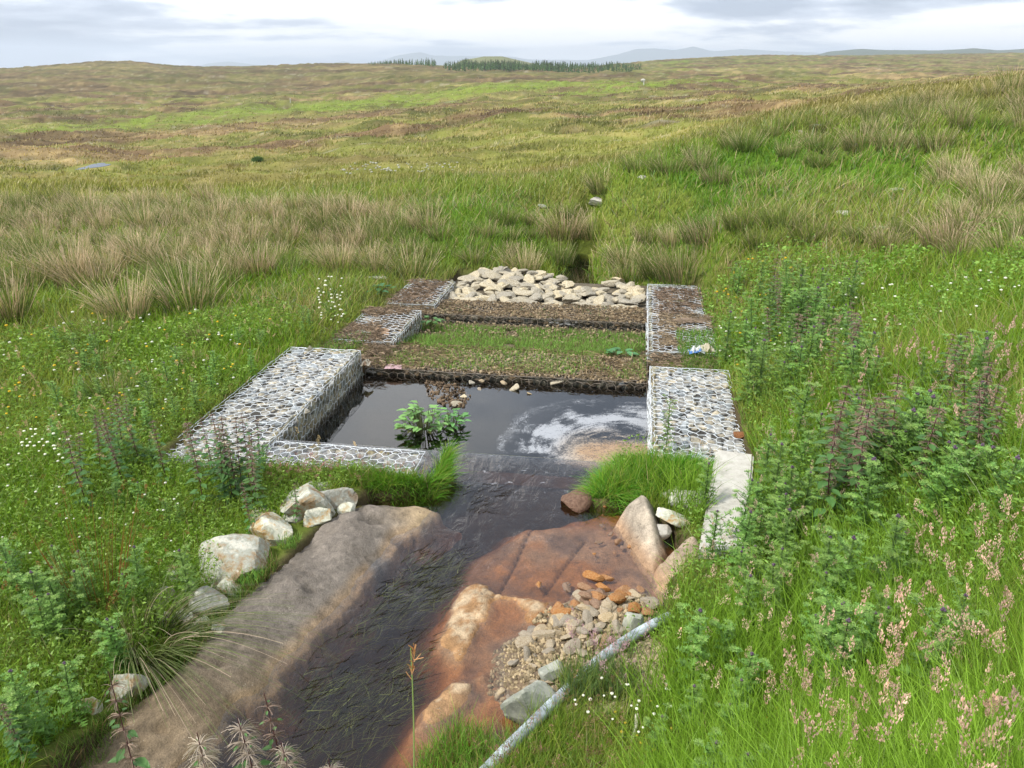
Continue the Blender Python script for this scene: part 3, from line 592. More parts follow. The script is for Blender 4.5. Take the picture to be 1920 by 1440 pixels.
gabion('gabion_sill', 9.84, 10.75, TL+.02, TR-.02, -.8, -.27, 'weedy gravel covered gabion sill across the far end of the pool', G, faces='f', wire=WIREOLD, ncol=.75, peat=.7, sz=.06, wr=.004, face=.32)
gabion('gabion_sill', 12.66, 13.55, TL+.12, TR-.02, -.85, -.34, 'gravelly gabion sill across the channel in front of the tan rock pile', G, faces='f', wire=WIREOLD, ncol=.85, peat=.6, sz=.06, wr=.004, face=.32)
# ground between the two sills and under the rock pile
S, T = np.meshgrid(np.arange(10.7, 12.75, .03), np.arange(TL-.05, TR+.1, .03), indexing='ij'); X = S*ST+T*CT; Y = S*CT-T*ST
nn_ = fbm(X*4, Y*4, 4, 91); m = M(); grid(m, X, Y, -.345-.13*sst(10.7, 12.3, S)+.05*(nn_-.5), (np.array([.10, .08, .045])*(.6+.9*nn_)[..., None]))
tag(m.obj('basin_floor', BED, smooth=True), kind='structure')
S, T = np.meshgrid(np.arange(13.5, 16.7, .04), np.arange(TL-.1, TR+.1, .04), indexing='ij'); X = S*ST+T*CT; Y = S*CT-T*ST
def rampz(s, t): return -.42-.10*sst(13.5, 16.3, s)+.16*np.exp(-((t+2.6)/.7)**2-((s-15.6)/.8)**2)-.3*sst(15.9, 16.7, s)
m = M(); grid(m, X, Y, rampz(S, T)-.05, np.array([.12, .1, .07])); tag(m.obj('ramp_bed', BED, smooth=True), kind='structure')

# ------------------------------------------------------------ individual stones
def rocklib(name, mt, n, sub, flat=(.45, .7), planes=10, seed=0, rough=.03):
    out = []
    for i in range(n):
        v, f = rock(sub, rng.uniform(*flat), planes, rough, seed+i, rng.uniform(1.1, 1.6)); mm = M(); mm.add(v, f); out.append(mm.mesh(name, mt, False))
    return out
L_TAN = rocklib('rock', TAN, 12, 3, (.35, .6), 10, 300); L_RUST = rocklib('rock', RUSTY, 8, 3, (.45, .75), 9, 330); L_GRY = rocklib('rock', GRAVT, 8, 3, (.4, .65), 8, 350)
def stone(lib, loc, s, label, group, tilt=.3, name='rock', cat='rock', sc=None, rz=None):
    o = bpy.data.objects.new(name, random.choice(lib)); COL.objects.link(o); o.location = loc
    o.rotation_euler = (rng.uniform(-tilt, tilt), rng.uniform(-tilt, tilt), rng.uniform(0, 6.28) if rz is None else rz); o.scale = sc or (s, s, s); return tag(o, label, cat, group)
n_ = 0
for s in np.arange(13.62, 16.35, .205):                     # the tan rock pile at the far end
    for t in np.arange(TL+.32, TR-.08, .255):
        ss, tt = s+rng.normal(0, .06), t+rng.normal(0, .07)
        if ss > 15.6+.5*math.sin(tt*2)+.5*(tt < -1.5)+.1 and rng.random() < .75: continue
        if -1.25 < tt < -.45 and ss > 15.45: continue
        big = rng.uniform(.09, .165)
        stone(L_TAN, W(ss, np.clip(tt, TL+.34, TR-.12), float(rampz(ss, tt))+.01+rng.uniform(0, .05)), big, 'flat angular tan stone in the rock pile at the far end of the channel', 'stones of the far rock pile', .3); n_ += 1
# rusty stones in the shallows (pixel, size in px)
RUSTP = [(1180, 1003, 26, 'wedge of orange stone on top of the small heap in the rusty shallows'), (1160, 1015, 18, 0), (1192, 1018, 14, 0), (1145, 1003, 10, 0), (1183, 1026, 14, 0), (1166, 1027, 10, 0), (1200, 1010, 9, 0), (1122, 1018, 12, 0), (1100, 1022, 6, 0), (1115, 1040, 9, 0), (1117, 1050, 5, 0), (1152, 1036, 7, 0),
         (1010, 1096, 15, 'lone rust stone sitting in the shallows left of the gravel bank'), (1080, 930, 1, 0), (1115, 1085, 28, 0), (1137, 1085, 18, 0), (1100, 1105, 22, 0), (1130, 1102, 20, 0), (1200, 1105, 16, 'dark rust stone alone in shallow water right of the gravel bank'), (1175, 1135, 34, 'rounded orange boulder at the right end of the gravel bank'), (1062, 1105, 17, 0), (1065, 1095, 12, 0),
         (1115, 893, 10, 0), (1112, 915, 12, 0), (1135, 950, 9, 0), (1128, 985, 7, 0), (1145, 1000, 6, 0)]
for u, v, wpx, lb in RUSTP:
    if wpx < 2: continue
    x, y, z = P(u, v, WL-.01); s = wpx/F*math.hypot(y, H)*.5
    stone(L_RUST, (x, y, z+s*.15), s, lb or 'small rust orange stone lying in the shallow water', None if lb else 'rust stones in the shallows')
x, y, z = P(1080, 940, WL); stone(rocklib('rock', DARKR, 1, 3, (.5, .55), 9, 370), (x, y, z+.03), .14, 'dark brown red wedge rock at the water edge by the right turf', None)
# gravel bank
gpts = 0
while gpts < 100:
    u, v = rng.uniform(915, 1240), rng.uniform(1100, 1300); x, y, _ = P(u, v, 0)
    d_ = float(sdf(GRAVEL, np.array([x]), np.array([y]))[0])
    if d_ < .04 or rng.random() < .6*(v > 1240) or (v > 1225 and u > 1060): continue
    j, i_ = int((x+3.6)/.024), int((y-1.2)/.024); z = bz[i_, j]
    rust = v < 1150; s = rng.uniform(.022, .06)*(1.1 if v < 1230 else .7)
    stone(L_RUST if rust and rng.random() < .7 else L_GRY, (x, y, z+s*.35), s, 'rust stained stone at the wet end of the gravel bank' if rust else 'angular tan stone on the gravel bank beside the pale pipe', 'stones of the gravel bank, wet end' if rust else 'stones of the gravel bank', .5); gpts += 1
def pebbles(name, poly, n, s0, s1, zf, label, mt=PEBB, c=(1, 1, 1), cj=.35):
    mm = M(); p = np.array(poly)[:, :2]; lo, hi = p.min(0), p.max(0); k = 0
    X = rng.uniform(lo[0], hi[0], n*4); Y = rng.uniform(lo[1], hi[1], n*4); ok = sdf(poly, X, Y) > 0; X, Y = X[ok][:n], Y[ok][:n]; Z = zf(X, Y)
    v, f = ico(1); N = len(X); s = rng.uniform(s0, s1, N)**1; sc3 = rng.uniform(.5, 1.2, (N, 3))*s[:, None]; nz = 1+rng.normal(0, .16, (N, len(v)))
    V = v[None]*nz[..., None]*sc3[:, None]+np.stack([X, Y, Z], 1)[:, None]; Fc = (np.arange(N)*len(v))[:, None, None]+f[None]
    cc_ = np.repeat((np.array(c)*rng.uniform(1-cj, 1+cj, (N, 1)))[:, None], len(v), 1)
    mm.add(V.reshape(-1, 3), Fc.reshape(-1, 3), cc_.reshape(-1, 3)); return tag(mm.obj(name, mt), label, 'gravel', kind='stuff')
def bedz(X, Y):
    return bz[np.clip(((Y-1.2)/.024).astype(int), 0, bz.shape[0]-1), np.clip(((X+3.6)/.024).astype(int), 0, bz.shape[1]-1)]
pebbles('gravel', GRAVEL, 4200, .006, .020, bedz, 'fine pale gravel spread between the stones beside the pipe', c=(.72, .62, .48), cj=.5)
GR2 = px([(1085, 1230), (1160, 1185), (1225, 1180), (1250, 1215), (1240, 1310), (1130, 1350), (1060, 1330), (1040, 1290)], .08)
pebbles('gravel', GR2, 2600, .006, .022, lambda X, Y: gz(X, Y)+.008, 'stony dry ground with pale pebbles on the right of the pipe', c=(.75, .68, .56), cj=.5)
for (s0, s1, z_, lb) in ((9.86, 10.78, -.262, 'brown gravel and silt lying on the nearer sill'), (12.68, 13.55, -.332, 'dark gravel lying on the farther sill'), (10.8, 12.6, -.43, 'gravel on the basin floor between the sills')):
    k = 2600 if s0 != 10.8 else 1500
    pebbles('gravel', [W(s0, TL+.05), W(s1, TL+.05), W(s1, TR-.05), W(s0, TR-.05)], k, .010, .030, lambda X, Y: z_+rng.uniform(-.01, .012, len(X)), lb, c=(.55, .47, .38), cj=.6)
# gravel island and stones by the sill in the pool
isl = [P(u, v, PW) for u, v in ((795, 712), (860, 722), (885, 745), (870, 765), (830, 760), (800, 740))]
pebbles('gravel', isl, 330, .010, .030, lambda X, Y: PW+.0+rng.uniform(-.02, .016, len(X)), 'brown gravel bar just breaking the pool surface behind the leafy plant', c=(.30, .23, .18), cj=.6)
for u, v, wpx in [(884, 716, 12), (903, 712, 10), (920, 705, 14), (951, 706, 20), (985, 708, 12), (1005, 712, 10), (1030, 708, 10), (1043, 717, 20), (1062, 710, 10), (966, 727, 20), (992, 736, 7), (945, 716, 10), (898, 727, 8), (870, 742, 12), (858, 757, 16), (1170, 712, 12), (1095, 708, 9), (1140, 711, 8)]:
    x, y, z = P(u, v, PW); s = wpx/F*10.5*.5; stone(L_TAN if wpx > 11 else L_GRY, (x, y-.05, z+s*.25), s, 'brownish stone standing in the pool below the far sill', 'stones in the pool under the sill')

BOUL = [rock(4, .72, 9, .035, 400+i, 1.15) for i in range(14)]
def boulder(k, u, v, wpx, hpx, z, label, mt=PALE, rz=0, tilt=(0, 0), name='boulder', sy=1.0):
    """u, v: centre of the visible stone in the photo; wpx, hpx its size there"""
    x, y, z_ = P(u, v, z); d_ = y*CP+(H-z)*SP; wx = wpx/F*d_*.5; hz = hpx/F*d_*.5
    vv, f = rock(4, .85, 11, .035, 400+k, 1.0); mm = M(); mm.add(vv*np.array([wx*1.08, wx*.95*sy, hz*1.15/.85]), f)
    o = mm.obj(name, mt, loc=(x, y, z)); o.rotation_euler = (tilt[0], tilt[1], rz); return tag(o, label, 'boulder')
boulder(1, 572, 948, 98, 78, .10, 'tall pale angular boulder highest in the row left of the slab', tilt=(.1, .1))
boulder(2, 622, 937, 78, 52, .08, 'rust mottled boulder against the turf at the top of the boulder row', tilt=(0, -.1))
boulder(3, 598, 972, 62, 44, .06, 'squat green grey boulder in front of the tall pale boulder')
boulder(4, 522, 1000, 88, 62, .08, 'cream boulder with a sharp right edge beside the dark gap', tilt=(0, .15))
boulder(5, 497, 966, 48, 28, .04, 'small grey boulder tucked behind the cream one')
boulder(6, 440, 1062, 150, 88, .06, 'broad flat mossy boulder next to the middle of the slab', sy=.8)
boulder(7, 395, 1132, 66, 52, .08, 'white wedge boulder overhanging the slab left of the stream', tilt=(.1, .2))
boulder(8, 380, 1172, 56, 34, .03, 'thin white slab stone below the white wedge boulder')
boulder(9, 438, 1108, 54, 40, .02, 'greenish boulder wedged between flat boulder and slab')
boulder(10, 300, 1128, 56, 40, .05, 'bleached boulder half hidden by rush stems')
boulder(11, 330, 1075, 52, 34, .05, 'pale boulder showing through thistle leaves left of the flat boulder')
boulder(12, 240, 1290, 66, 72, .05, 'brown boulder under the arching rush clump')
for k_, (u_, v_, w_, h_, lb_) in enumerate([(652, 958, 34, 22, 'small rust brown stone at the foot of the boulder against the turf'), (545, 975, 36, 30, 'grey wedge stone between the tall pale boulder and the cream one'), (492, 1022, 40, 26, 'low cream stone just above the broad flat boulder'), (352, 1108, 44, 34, 'bleached block left of the white wedge boulder'),
                                    (352, 1160, 40, 28, 'rough pale stone under the bleached blocks'), (415, 1178, 30, 20, 'white chip of stone on the landward edge of the slab'), (310, 1170, 44, 30, 'pale stone mostly hidden by rush stems'), (600, 915, 40, 26, 'greenish stone wedged behind the two tall boulders')]):
    boulder(40+k_, u_, v_, w_, h_, .05, lb_, tilt=(.15*(-1)**k_, .2))
boulder(13, 172, 1330, 44, 44, .02, 'small brown boulder at the lower left edge of the slab')
boulder(14, 990, 1318, 104, 88, .02, 'big grey lichen speckled boulder leaning on the pale pipe', GREYR, sy=.85)
boulder(15, 1036, 1258, 52, 34, .0, 'grey boulder behind the pipe above the big grey one', GREYR)
boulder(16, 1192, 1168, 46, 44, .03, 'grey boulder at the upper end of the pale pipe', GREYR)
boulder(17, 1138, 1204, 34, 26, .04, 'pinkish boulder beside the pipe', RUSTY)
boulder(18, 1290, 940, 72, 40, .12, 'orange tan boulder between concrete hump and concrete block', PALE)
boulder(19, 1255, 968, 58, 22, .14, 'thin cream slab stone lying on the turf by the concrete humps', PALE, tilt=(0, .25))
boulder(20, 1262, 925, 42, 24, .12, 'pale green stone in the turf above the orange tan boulder', PALE)
boulder(21, 1240, 995, 32, 26, .06, 'white stone between the two concrete humps', CONC)
for k, (u, v, w_, h_, lb) in enumerate([(1585, 407, 30, 12, 'white flat rock on the pale grassy terrace'), (1628, 402, 12, 7, 'small white rock right of the white terrace rock'), (1680, 367, 24, 10, 'grey rock out on the terrace to the right'), (1598, 283, 16, 10, 'pale rock low on the green bank face'),
                                        (1120, 383, 30, 16, 'yellow lichened white rock above the far stream'), (1203, 337, 12, 8, 'small white rock on the green bank'), (1528, 242, 18, 8, 'pale rock on the crest of the right bank'), (1500, 250, 12, 6, 'tiny pale rock on the bank crest'),
                                        (1880, 173, 14, 10, 'white rock near the right end of the bank crest'), (1018, 393, 14, 10, 'mossy grey stone by the far stream'), (1205, 155, 7, 7, 'white speck of rock on the distant moor'), (1650, 430, 20, 6, 'low pale rock in the terrace grass'), (1205, 339, 6, 5, 'pebble pale stone on the bank'),
                                        (706, 527, 24, 8, 'flat pale stone on grass beyond the far left gabion')]):
    x, y, z = hit(u, v); d_ = y*CP+(H-z)*SP; vv, f = rock(3, .8, 10, .03, 500+k, 1.2); mm = M(); mm.add(vv*np.array([w_, w_*.8, h_])*d_/F*.62, f)
    tag(mm.obj('rock', GREYR if k in (2, 9) else CONC, loc=(x, y, z+.02+h_*d_/F*.3)), lb, 'rock')

# concrete pieces, pipe, litter
def polyfield(name, poly, ridge_, hf, col, mt, label, cat, step=.014, seed=5):
    p = np.array(poly)[:, :2]; lo, hi = p.min(0)-.1, p.max(0)+.1; X, Y = np.meshgrid(np.arange(lo[0], hi[0], step), np.arange(lo[1], hi[1], step)); d = sdf(poly, X, Y)+(fbm(X*6, Y*6, 3, seed)-.5)*.05
    dr = dline(ridge_, X, Y); t = np.clip(d/(d+dr+1e-3), 0, 1); rz = np.array(ridge_)[:, 2]; rp = np.array(ridge_)[:, :2]
    dd_ = np.stack([np.hypot(X-a[0], Y-a[1]) for a in rp], -1); w_ = 1/(dd_+.04)**3; top = (w_*rz).sum(-1)/w_.sum(-1)
    Z = WL-.12+(top-WL+.12)*sst(0, 1, t)**hf+.11*(fbm(X*7, Y*3.5, 5, seed+1, .62)-.5)*t; Z = np.where(d < 0, WL-.12+d*2, Z)
    c = np.array(col)*(.55+.9*fbm(X*9, Y*3, 4, seed+2, .6))[..., None]; c = c+(np.array([.36, .20, .10])-c)*(sst(.10, -.03, Z)*.7)[..., None]
    kp = d > -.06; kf_ = kp[:-1, :-1] & kp[1:, 1:]; i = np.arange(X.size).reshape(X.shape); f = np.stack([i[:-1, :-1], i[:-1, 1:], i[1:, 1:], i[1:, :-1]], -1)[kf_]; us = np.unique(f); mp_ = -np.ones(X.size, int); mp_[us] = np.arange(len(us))
    mm = M(); mm.add(np.stack([X, Y, Z], -1).reshape(-1, 3)[us], mp_[f], c.reshape(-1, 3)[us]); return tag(mm.obj(name, mt, smooth=True), label, cat)
polyfield('concrete_hump', px([(1180, 935), (1200, 918), (1228, 925), (1245, 985), (1262, 1035), (1238, 1078), (1215, 1082), (1195, 1050), (1170, 1010), (1140, 975)], 0.0), [P(1206, 930, .21), P(1212, 955, .20), P(1222, 992, .14), P(1232, 1030, .05)], .45, (.40, .34, .27), BED, 'tall curved stained concrete hump beside the right turf', 'concrete', seed=7)
polyfield('concrete_hump', px([(1212, 1098), (1222, 1062), (1252, 1028), (1290, 1005), (1325, 1010), (1345, 1070), (1320, 1130), (1262, 1130)], 0.0), [P(1300, 1010, .20), P(1275, 1030, .15), P(1245, 1056, .06)], .5, (.36, .28, .21), BED, 'low brown concrete hump sloping into the rusty water', 'concrete', seed=17)
import bmesh
def beam(name, c0, c1, wd, ht, mt, label, cat, bev=.02):
    a, b = np.array(c0), np.array(c1); L_ = np.linalg.norm(b-a); bm = bmesh.new(); bmesh.ops.create_cube(bm, size=1)
    for v in bm.verts: v.co = (v.co.x*wd, v.co.y*L_, v.co.z*ht)
    bmesh.ops.bevel(bm, geom=bm.edges[:], offset=bev, segments=2, affect='EDGES'); me = bpy.data.meshes.new(name); bm.to_mesh(me); bm.free()
    at = me.color_attributes.new('Col', 'FLOAT_COLOR', 'POINT'); at.data.foreach_set('color', np.ones(len(me.vertices)*4, np.float32)); me.materials.append(mt)
    o = bpy.data.objects.new(name, me); COL.objects.link(o); o.location = (a+b)/2; d_ = b-a; o.rotation_euler = (math.asin(d_[2]/L_), 0, -math.atan2(d_[0], d_[1])); return tag(o, label, cat)
a = np.array(P(1378, 846, .22)); b = np.array(P(1355, 1035, .22)); a[2] = b[2] = .04
beam('concrete_block', b, a, .35, .36, CONC, 'long pale concrete block with pitted top beside the right turf', 'concrete')
pp = np.array([P(1258, 1150, .06), P(1232, 1162, .10), P(1190, 1185, .10), P(1150, 1212, .09), P(1118, 1237, .08), P(1085, 1268, .08), P(1058, 1294, .09), P(1025, 1325, .12), P(990, 1360, .14), P(955, 1393, .14), P(915, 1436, .14), P(870, 1480, .13), P(780, 1580, .12)])
ii = np.linspace(0, len(pp)-1, 60); pp = np.stack([np.interp(ii, range(len(pp)), pp[:, j]) for j in range(3)], 1); pp = np.stack([np.convolve(np.pad(pp[:, j], 2, 'edge'), np.ones(5)/5, 'valid') for j in range(3)], 1)
pp[:, 2] -= .022; m = M(); tube(m, pp, .035, 14); tag(m.obj('water_pipe', PIPE, smooth=True), 'pale blue grey plastic pipe running down the right bank', 'pipe')
def crumple(name, u, v, z, sx, sy, sz_, cols, label, cat, seed, n=26):
    x, y, z_ = P(u, v, z); a_, b_ = np.meshgrid(np.linspace(-1, 1, n), np.linspace(-1, 1, n)); r_ = 1-.25*fbm(a_*3, b_*3, 2, seed)
    h = (fbm(a_*2.2+seed, b_*2.2, 4, seed)-.35)*1.5; h = np.abs(h)*(1.1-.6*(a_**2+b_**2)); X = (a_*r_+.12*h)*sx; Y = (b_*r_-.1*h)*sy; c_ = np.where((fbm(a_*1.3+seed, b_*1.3, 2, seed+5) > cols[2])[..., None], cols[0], cols[1])
    mm = M(); grid(mm, X, Y, h*sz_, c_); k = mm.obj(name, PETAL, smooth=True, loc=(x, y, z)); return tag(k, label, cat)
crumple('plastic_bag', 1305, 660, -.12, .13, .10, .16, ((.08, .22, .50), (.62, .64, .66), .52), 'crumpled blue and white plastic bag on the right middle gabion', 'litter', 3)
crumple('cloth_rag', 1326, 655, -.12, .10, .13, .15, ((.55, .50, .38), (.60, .55, .44), .5), 'cream coloured rag lying beside the blue and white bag', 'litter', 9)
crumple('cloth_rag', 738, 688, -.25, .13, .09, .06, ((.55, .38, .42), (.48, .33, .35), .5), 'faded pink rag on the edge of the near sill', 'litter', 12)
crumple('cloth_rag', 686, 682, -.15, .07, .10, .12, ((.50, .46, .38), (.30, .22, .15), .5), 'cream scrap of cloth by the corner of the left gabion', 'litter', 15)
crumple('plastic_sheet', 710, 622, -.15, .18, .16, .07, ((.52, .36, .22), (.42, .30, .20), .45), 'peach coloured crumpled sheet on the left middle gabion', 'litter', 18)
crumple('plastic_sheet', 1288, 603, -.14, .30, .10, .10, ((.30, .23, .17), (.22, .17, .12), .45), 'brown sheet of matted debris on the right middle gabion', 'litter', 21)
crumple('plastic_sheet', 1265, 565, -.27, .22, .12, .06, ((.33, .34, .16), (.36, .27, .19), .45), 'greenish tan scrap on the farthest right gabion', 'litter', 25)
crumple('plastic_sheet', 990, 540, -.42, .22, .10, .10, ((.35, .33, .33), (.20, .17, .15), .5), 'dark grey crumpled litter in the middle of the tan rock pile', 'litter', 28)
m = M(); x, y, z = P(1378, 790, .02)
stone(rocklib('rock', DARKR, 1, 3, (.5, .55), 9, 380), P(1390, 815, .02), .08, 'red brown lump lying on the corner of the right gabion', None)
m = M(); a = np.array(P(1194, 1340, .22)); b = np.array(P(1182, 1390, .2)); L_ = a+(b-a)*np.linspace(0, 1, 8)[:, None]; L_[:, 0] += np.sin(np.linspace(0, 3, 8))*.012; tube(m, L_, np.linspace(.012, .008, 8), 6, (.6, .57, .5)); tag(m.obj('stick', PETAL), 'bleached white stick in the grass right of the pipe', 'stick')
# ------------------------------------------------------------ vegetation
GABR = [W(6.4, TL-1.02), W(9.8, TL-1.0), W(10.6, TL-.78), W(14.5, TL-.62), W(14.5, TL+.2), W(16.0, TL+.2), W(16.0, TR+.02), W(15.0, TR+.02), W(15.0, TR+.93), W(6.55, TR+.98), W(6.55, TR-.0), W(7.05, TR), W(7.05, -1.75), W(6.42, -1.75)]
BARE = [GR2, [W(6.0, TL), W(6.42, TL), W(6.42, -1.75), W(6.35, -1.75)]]
def polar(n, r0, r1, a0=-40, a1=40, p=0.0):
    u = rng.random(n); r = np.exp(math.log(r0)+(math.log(r1)-math.log(r0))*u); a = np.radians(rng.uniform(a0, a1, n)); return r*np.sin(a), r*np.cos(a), r
BPIX = [(c_[0], c_[1]) for c_ in ((o.location.x, o.location.y) for o in COL.objects if o.name.startswith(('boulder', 'concrete_block')))]
BLK = [P(1342, 842, .2), P(1415, 842, .2), P(1400, 1040, .2), P(1316, 1040, .2)]
def plantable(x, y, margin=.03):
    ok = np.ones(len(x), bool); nr = np.hypot(x, y) < 26
    c = chan(x, y); ok &= ~(nr & (c > -margin)); ok &= ~(nr & (sdf(GABR, x, y) > .02)); ok &= ~(nr & (dline(TRENCH, x, y) < .27)); ok &= ~(nr & (sdf(BLK, x, y) > -.02)); ok &= ~(nr & (sdf(SLAB, x, y) > -.02))
    ok &= ~(nr & (dline(pp, x, y) < .06)); g = sdf(GR2, x, y); ok &= ~((g > 0) & (rng.random(len(x)) < .86)); return ok
def lushness(x, y): return sst(.38, .62, fbm(x*.6, y*.6, 4, 41))
def heightmap(x, y):
    r = np.hypot(x, y); h = .13+.17*fbm(x*.9, y*.9, 3, 131)
    right = sst(1.8, 3.2, x-.05*(y-6))*sst(12, 7, y); h = h+.27*right
    h = h+.10*sst(11, 14, y)
    h = h*(1-.3*np.exp(-(np.maximum(-sdf(GABR, x, y), 0)/.25)**2)*(y > 6.9)); h = h*(1-.5*np.exp(-((x-1.6)**2/.5+(y-4.0)**2/.9)))
    return h
WIND = np.array([.35, .1, 0])
def grass_field(name, n, r0, r1, label, a0=None, a1=None):
    x, y, r = polar(n, r0, r1, a0 or (-50 if r0 < 5 else -41), a1 or (50 if r0 < 5 else 41)); ok = plantable(x, y, .0); x, y, r = x[ok], y[ok], r[ok]; z = gz(x, y); N = len(x)
    h = heightmap(x, y)*rng.uniform(.5, 1.35, N); c = cover(x, y); t = rng.random(N)
    lean = rng.normal(0, .33, (N, 3)); lean[:, 2] = 1; g = norm(rng.normal(size=(N, 3))*[1, 1, .2]+WIND-[0, 0, .5])
    c1 = c*rng.uniform(.7, 1.45, (N, 1)); yl = t < .20; c1[yl] = c1[yl]*.4+np.array([.22, .26, .05])*.6
    zone = sst(10, 13, y)*sst(.35, .6, fbm(x*.5, y*.5, 3, 133)); s = (rng.random(N) < .06+.30*zone); c1[s] = np.array([.33, .27, .14])*rng.uniform(.7, 1.2, (s.sum(), 1))
    gl = rng.random(N) < .25; c1[gl] *= np.array([.7, .95, 1.1])
    W_ = np.maximum(.0042, .00105*r)*rng.uniform(.7, 1.3, N)
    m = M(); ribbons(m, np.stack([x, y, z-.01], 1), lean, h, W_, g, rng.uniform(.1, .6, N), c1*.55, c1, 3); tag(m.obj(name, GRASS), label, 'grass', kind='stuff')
grass_field('meadow_grass', 215000, 1.7, 7.5, 'lush green grass on the near banks of the stream')
grass_field('meadow_grass', 190000, 7.5, 26, 'meadow grass beyond and beside the gabions')
grass_field('meadow_grass', 36000, 1.0, 9, 'grass on the bank to the right of the view', 50, 100)
grass_field('meadow_grass', 30000, 1.0, 9, 'grass on the bank to the left of the view', -100, -50)
x, y, r = polar(40000, 1.7, 6.5, 12, 50); ok = plantable(x, y, .1) & (fbm(x*1.3, y*1.3, 3, 135) > .38); x, y, r = x[ok], y[ok], r[ok]; N = len(x); z = gz(x, y); d = rng.normal(0, .25, (N, 3)); d[:, 2] = 1
c1 = np.array([.15, .25, .025])*rng.uniform(.6, 1.35, (N, 1)); m = M(); ribbons(m, np.stack([x, y, z], 1), d, rng.uniform(.28, .55, N), np.maximum(.005, .0012*r)*rng.uniform(.7, 1.5, N), norm(rng.normal(size=(N, 3))*[1, 1, .1]-[0, 0, .6]), rng.uniform(.1, .6, N), c1*.5, c1, 4); tag(m.obj('tall_grass', GRASS), 'tall bright green grass on the near right bank', 'grass', kind='stuff')
# turf tussocks overhanging the water at the two ends of the drop, and along the bank edges
def turf(poly, n, h0, h1, label, zf=None, cc=(.085, .215, .018), Wd=.006, name='turf_grass', out=.0, bend=.7, mixc=(.20, .25, .05)):
    p = np.array(poly)[:, :2]; lo, hi = p.min(0), p.max(0); X = rng.uniform(lo[0], hi[0], n*5); Y = rng.uniform(lo[1], hi[1], n*5); d = sdf(poly, X, Y); ok = d > 0; X, Y, d = X[ok][:n], Y[ok][:n], d[ok][:n]
    Z = zf(X, Y) if zf else gz(X, Y); N = len(X); e = 1e-2; gx = (sdf(poly, X+e, Y)-d)/e; gy = (sdf(poly, X, Y+e)-d)/e; k = np.exp(-d/.18)*out
    dr = rng.normal(0, .28, (N, 3)); dr[:, 2] = 1; dr[:, 0] -= gx*k; dr[:, 1] -= gy*k; g = np.stack([-gx*k, -gy*k, -.4-k*.9], 1)+rng.normal(0, .3, (N, 3))
    c1 = np.array(cc)*rng.uniform(.6, 1.5, (N, 1)); s = rng.random(N) < .2; c1[s] = np.array(mixc)*rng.uniform(.7, 1.2, (s.sum(), 1))
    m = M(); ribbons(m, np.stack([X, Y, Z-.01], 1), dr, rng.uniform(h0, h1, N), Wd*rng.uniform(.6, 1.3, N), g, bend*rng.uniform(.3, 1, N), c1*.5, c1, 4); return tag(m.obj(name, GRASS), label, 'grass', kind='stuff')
turf(px([(600, 880), (660, 862), (760, 850), (842, 858), (840, 895), (812, 925), (720, 925), (650, 900)], .0), 12000, .12, .27, 'bright overhanging turf at the left end of the drop', out=.5)
turf(px([(470, 885), (600, 868), (760, 852), (700, 935), (640, 905), (530, 915), (500, 960)], .0), 9500, .07, .20, 'shorter reddish grass between low gabion and boulders', cc=(.12, .20, .03), mixc=(.30, .19, .12))
turf(px([(1190, 862), (1225, 845), (1345, 850), (1340, 900), (1320, 940), (1240, 935), (1200, 925), (1140, 950), (1100, 945), (1125, 905)], .02), 13000, .12, .26, 'bright overhanging turf at the right end of the drop', out=.8)
# leafy low herbs filling the meadow
def herbs(name, n, r0, r1, a0, a1, label, test, c=(.105, .18, .032), up=.16):
    x, y, r = polar(n, r0, r1, a0, a1); ok = plantable(x, y, .02) & test(x, y); x, y, r = x[ok], y[ok], r[ok]; N = len(x); z = gz(x, y)+rng.random(N)**.7*heightmap(x, y)*(up/.16)
    d = rng.normal(size=(N, 3)); d[:, 2] = abs(d[:, 2])*.6; c1 = np.array(c)*rng.uniform(.6, 1.6, (N, 1))
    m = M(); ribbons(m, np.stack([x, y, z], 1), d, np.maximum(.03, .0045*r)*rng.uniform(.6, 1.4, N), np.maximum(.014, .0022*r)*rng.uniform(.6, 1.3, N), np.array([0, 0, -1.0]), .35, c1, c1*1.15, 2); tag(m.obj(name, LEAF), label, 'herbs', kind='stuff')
herbs('meadow_herbs', 60000, 4.5, 13, -41, -12, 'low leafy herbs mixed into the left meadow', lambda x, y: fbm(x*.8, y*.8, 3, 141) > .44)
herbs('meadow_herbs', 46000, 4.2, 14, 8, 41, 'low leafy herbs mixed into the right bank', lambda x, y: fbm(x*.8, y*.8, 3, 142) > .46, up=.2)
# rough moor tufts out to the middle distance
x, y, r = polar(210000, 21, 420, -40, 40); kp = (rng.random(len(x)) > sst(110, 420, r)*.9) & (np.hypot((x-PONDX)/1.8, (y-PONDY+2.5)/6.5) > 1); x, y, r = x[kp], y[kp], r[kp]; z = gz(x, y); N = len(x); c = cover(x, y)*rng.uniform(.72, 1.25, (N, 1))/1.35; s = rng.random(N) < .16; c[s] = c[s]*.4+np.array([.30, .25, .14])*.6
cl = sst(.35, .65, fbm(x*.3, y*.3, 3, 151)); hh = (.12+.24*cl)*rng.uniform(.5, 1.3, N)*np.clip(r/60, 1, 1.5)
m = M(); ribbons(m, np.stack([x, y, z-.02], 1), rng.normal(0, .35, (N, 3))*[1, 1, 0]+[0, 0, 1], hh, np.minimum(.0013*r, .28)*rng.uniform(.6, 1.5, N), WIND-[0, 0, .3], .4, c*1.1, c*1.3, 2); tag(m.obj('moor_grass', GRASS), 'rough olive and straw moor grass on the valley floor', 'grass', kind='stuff')

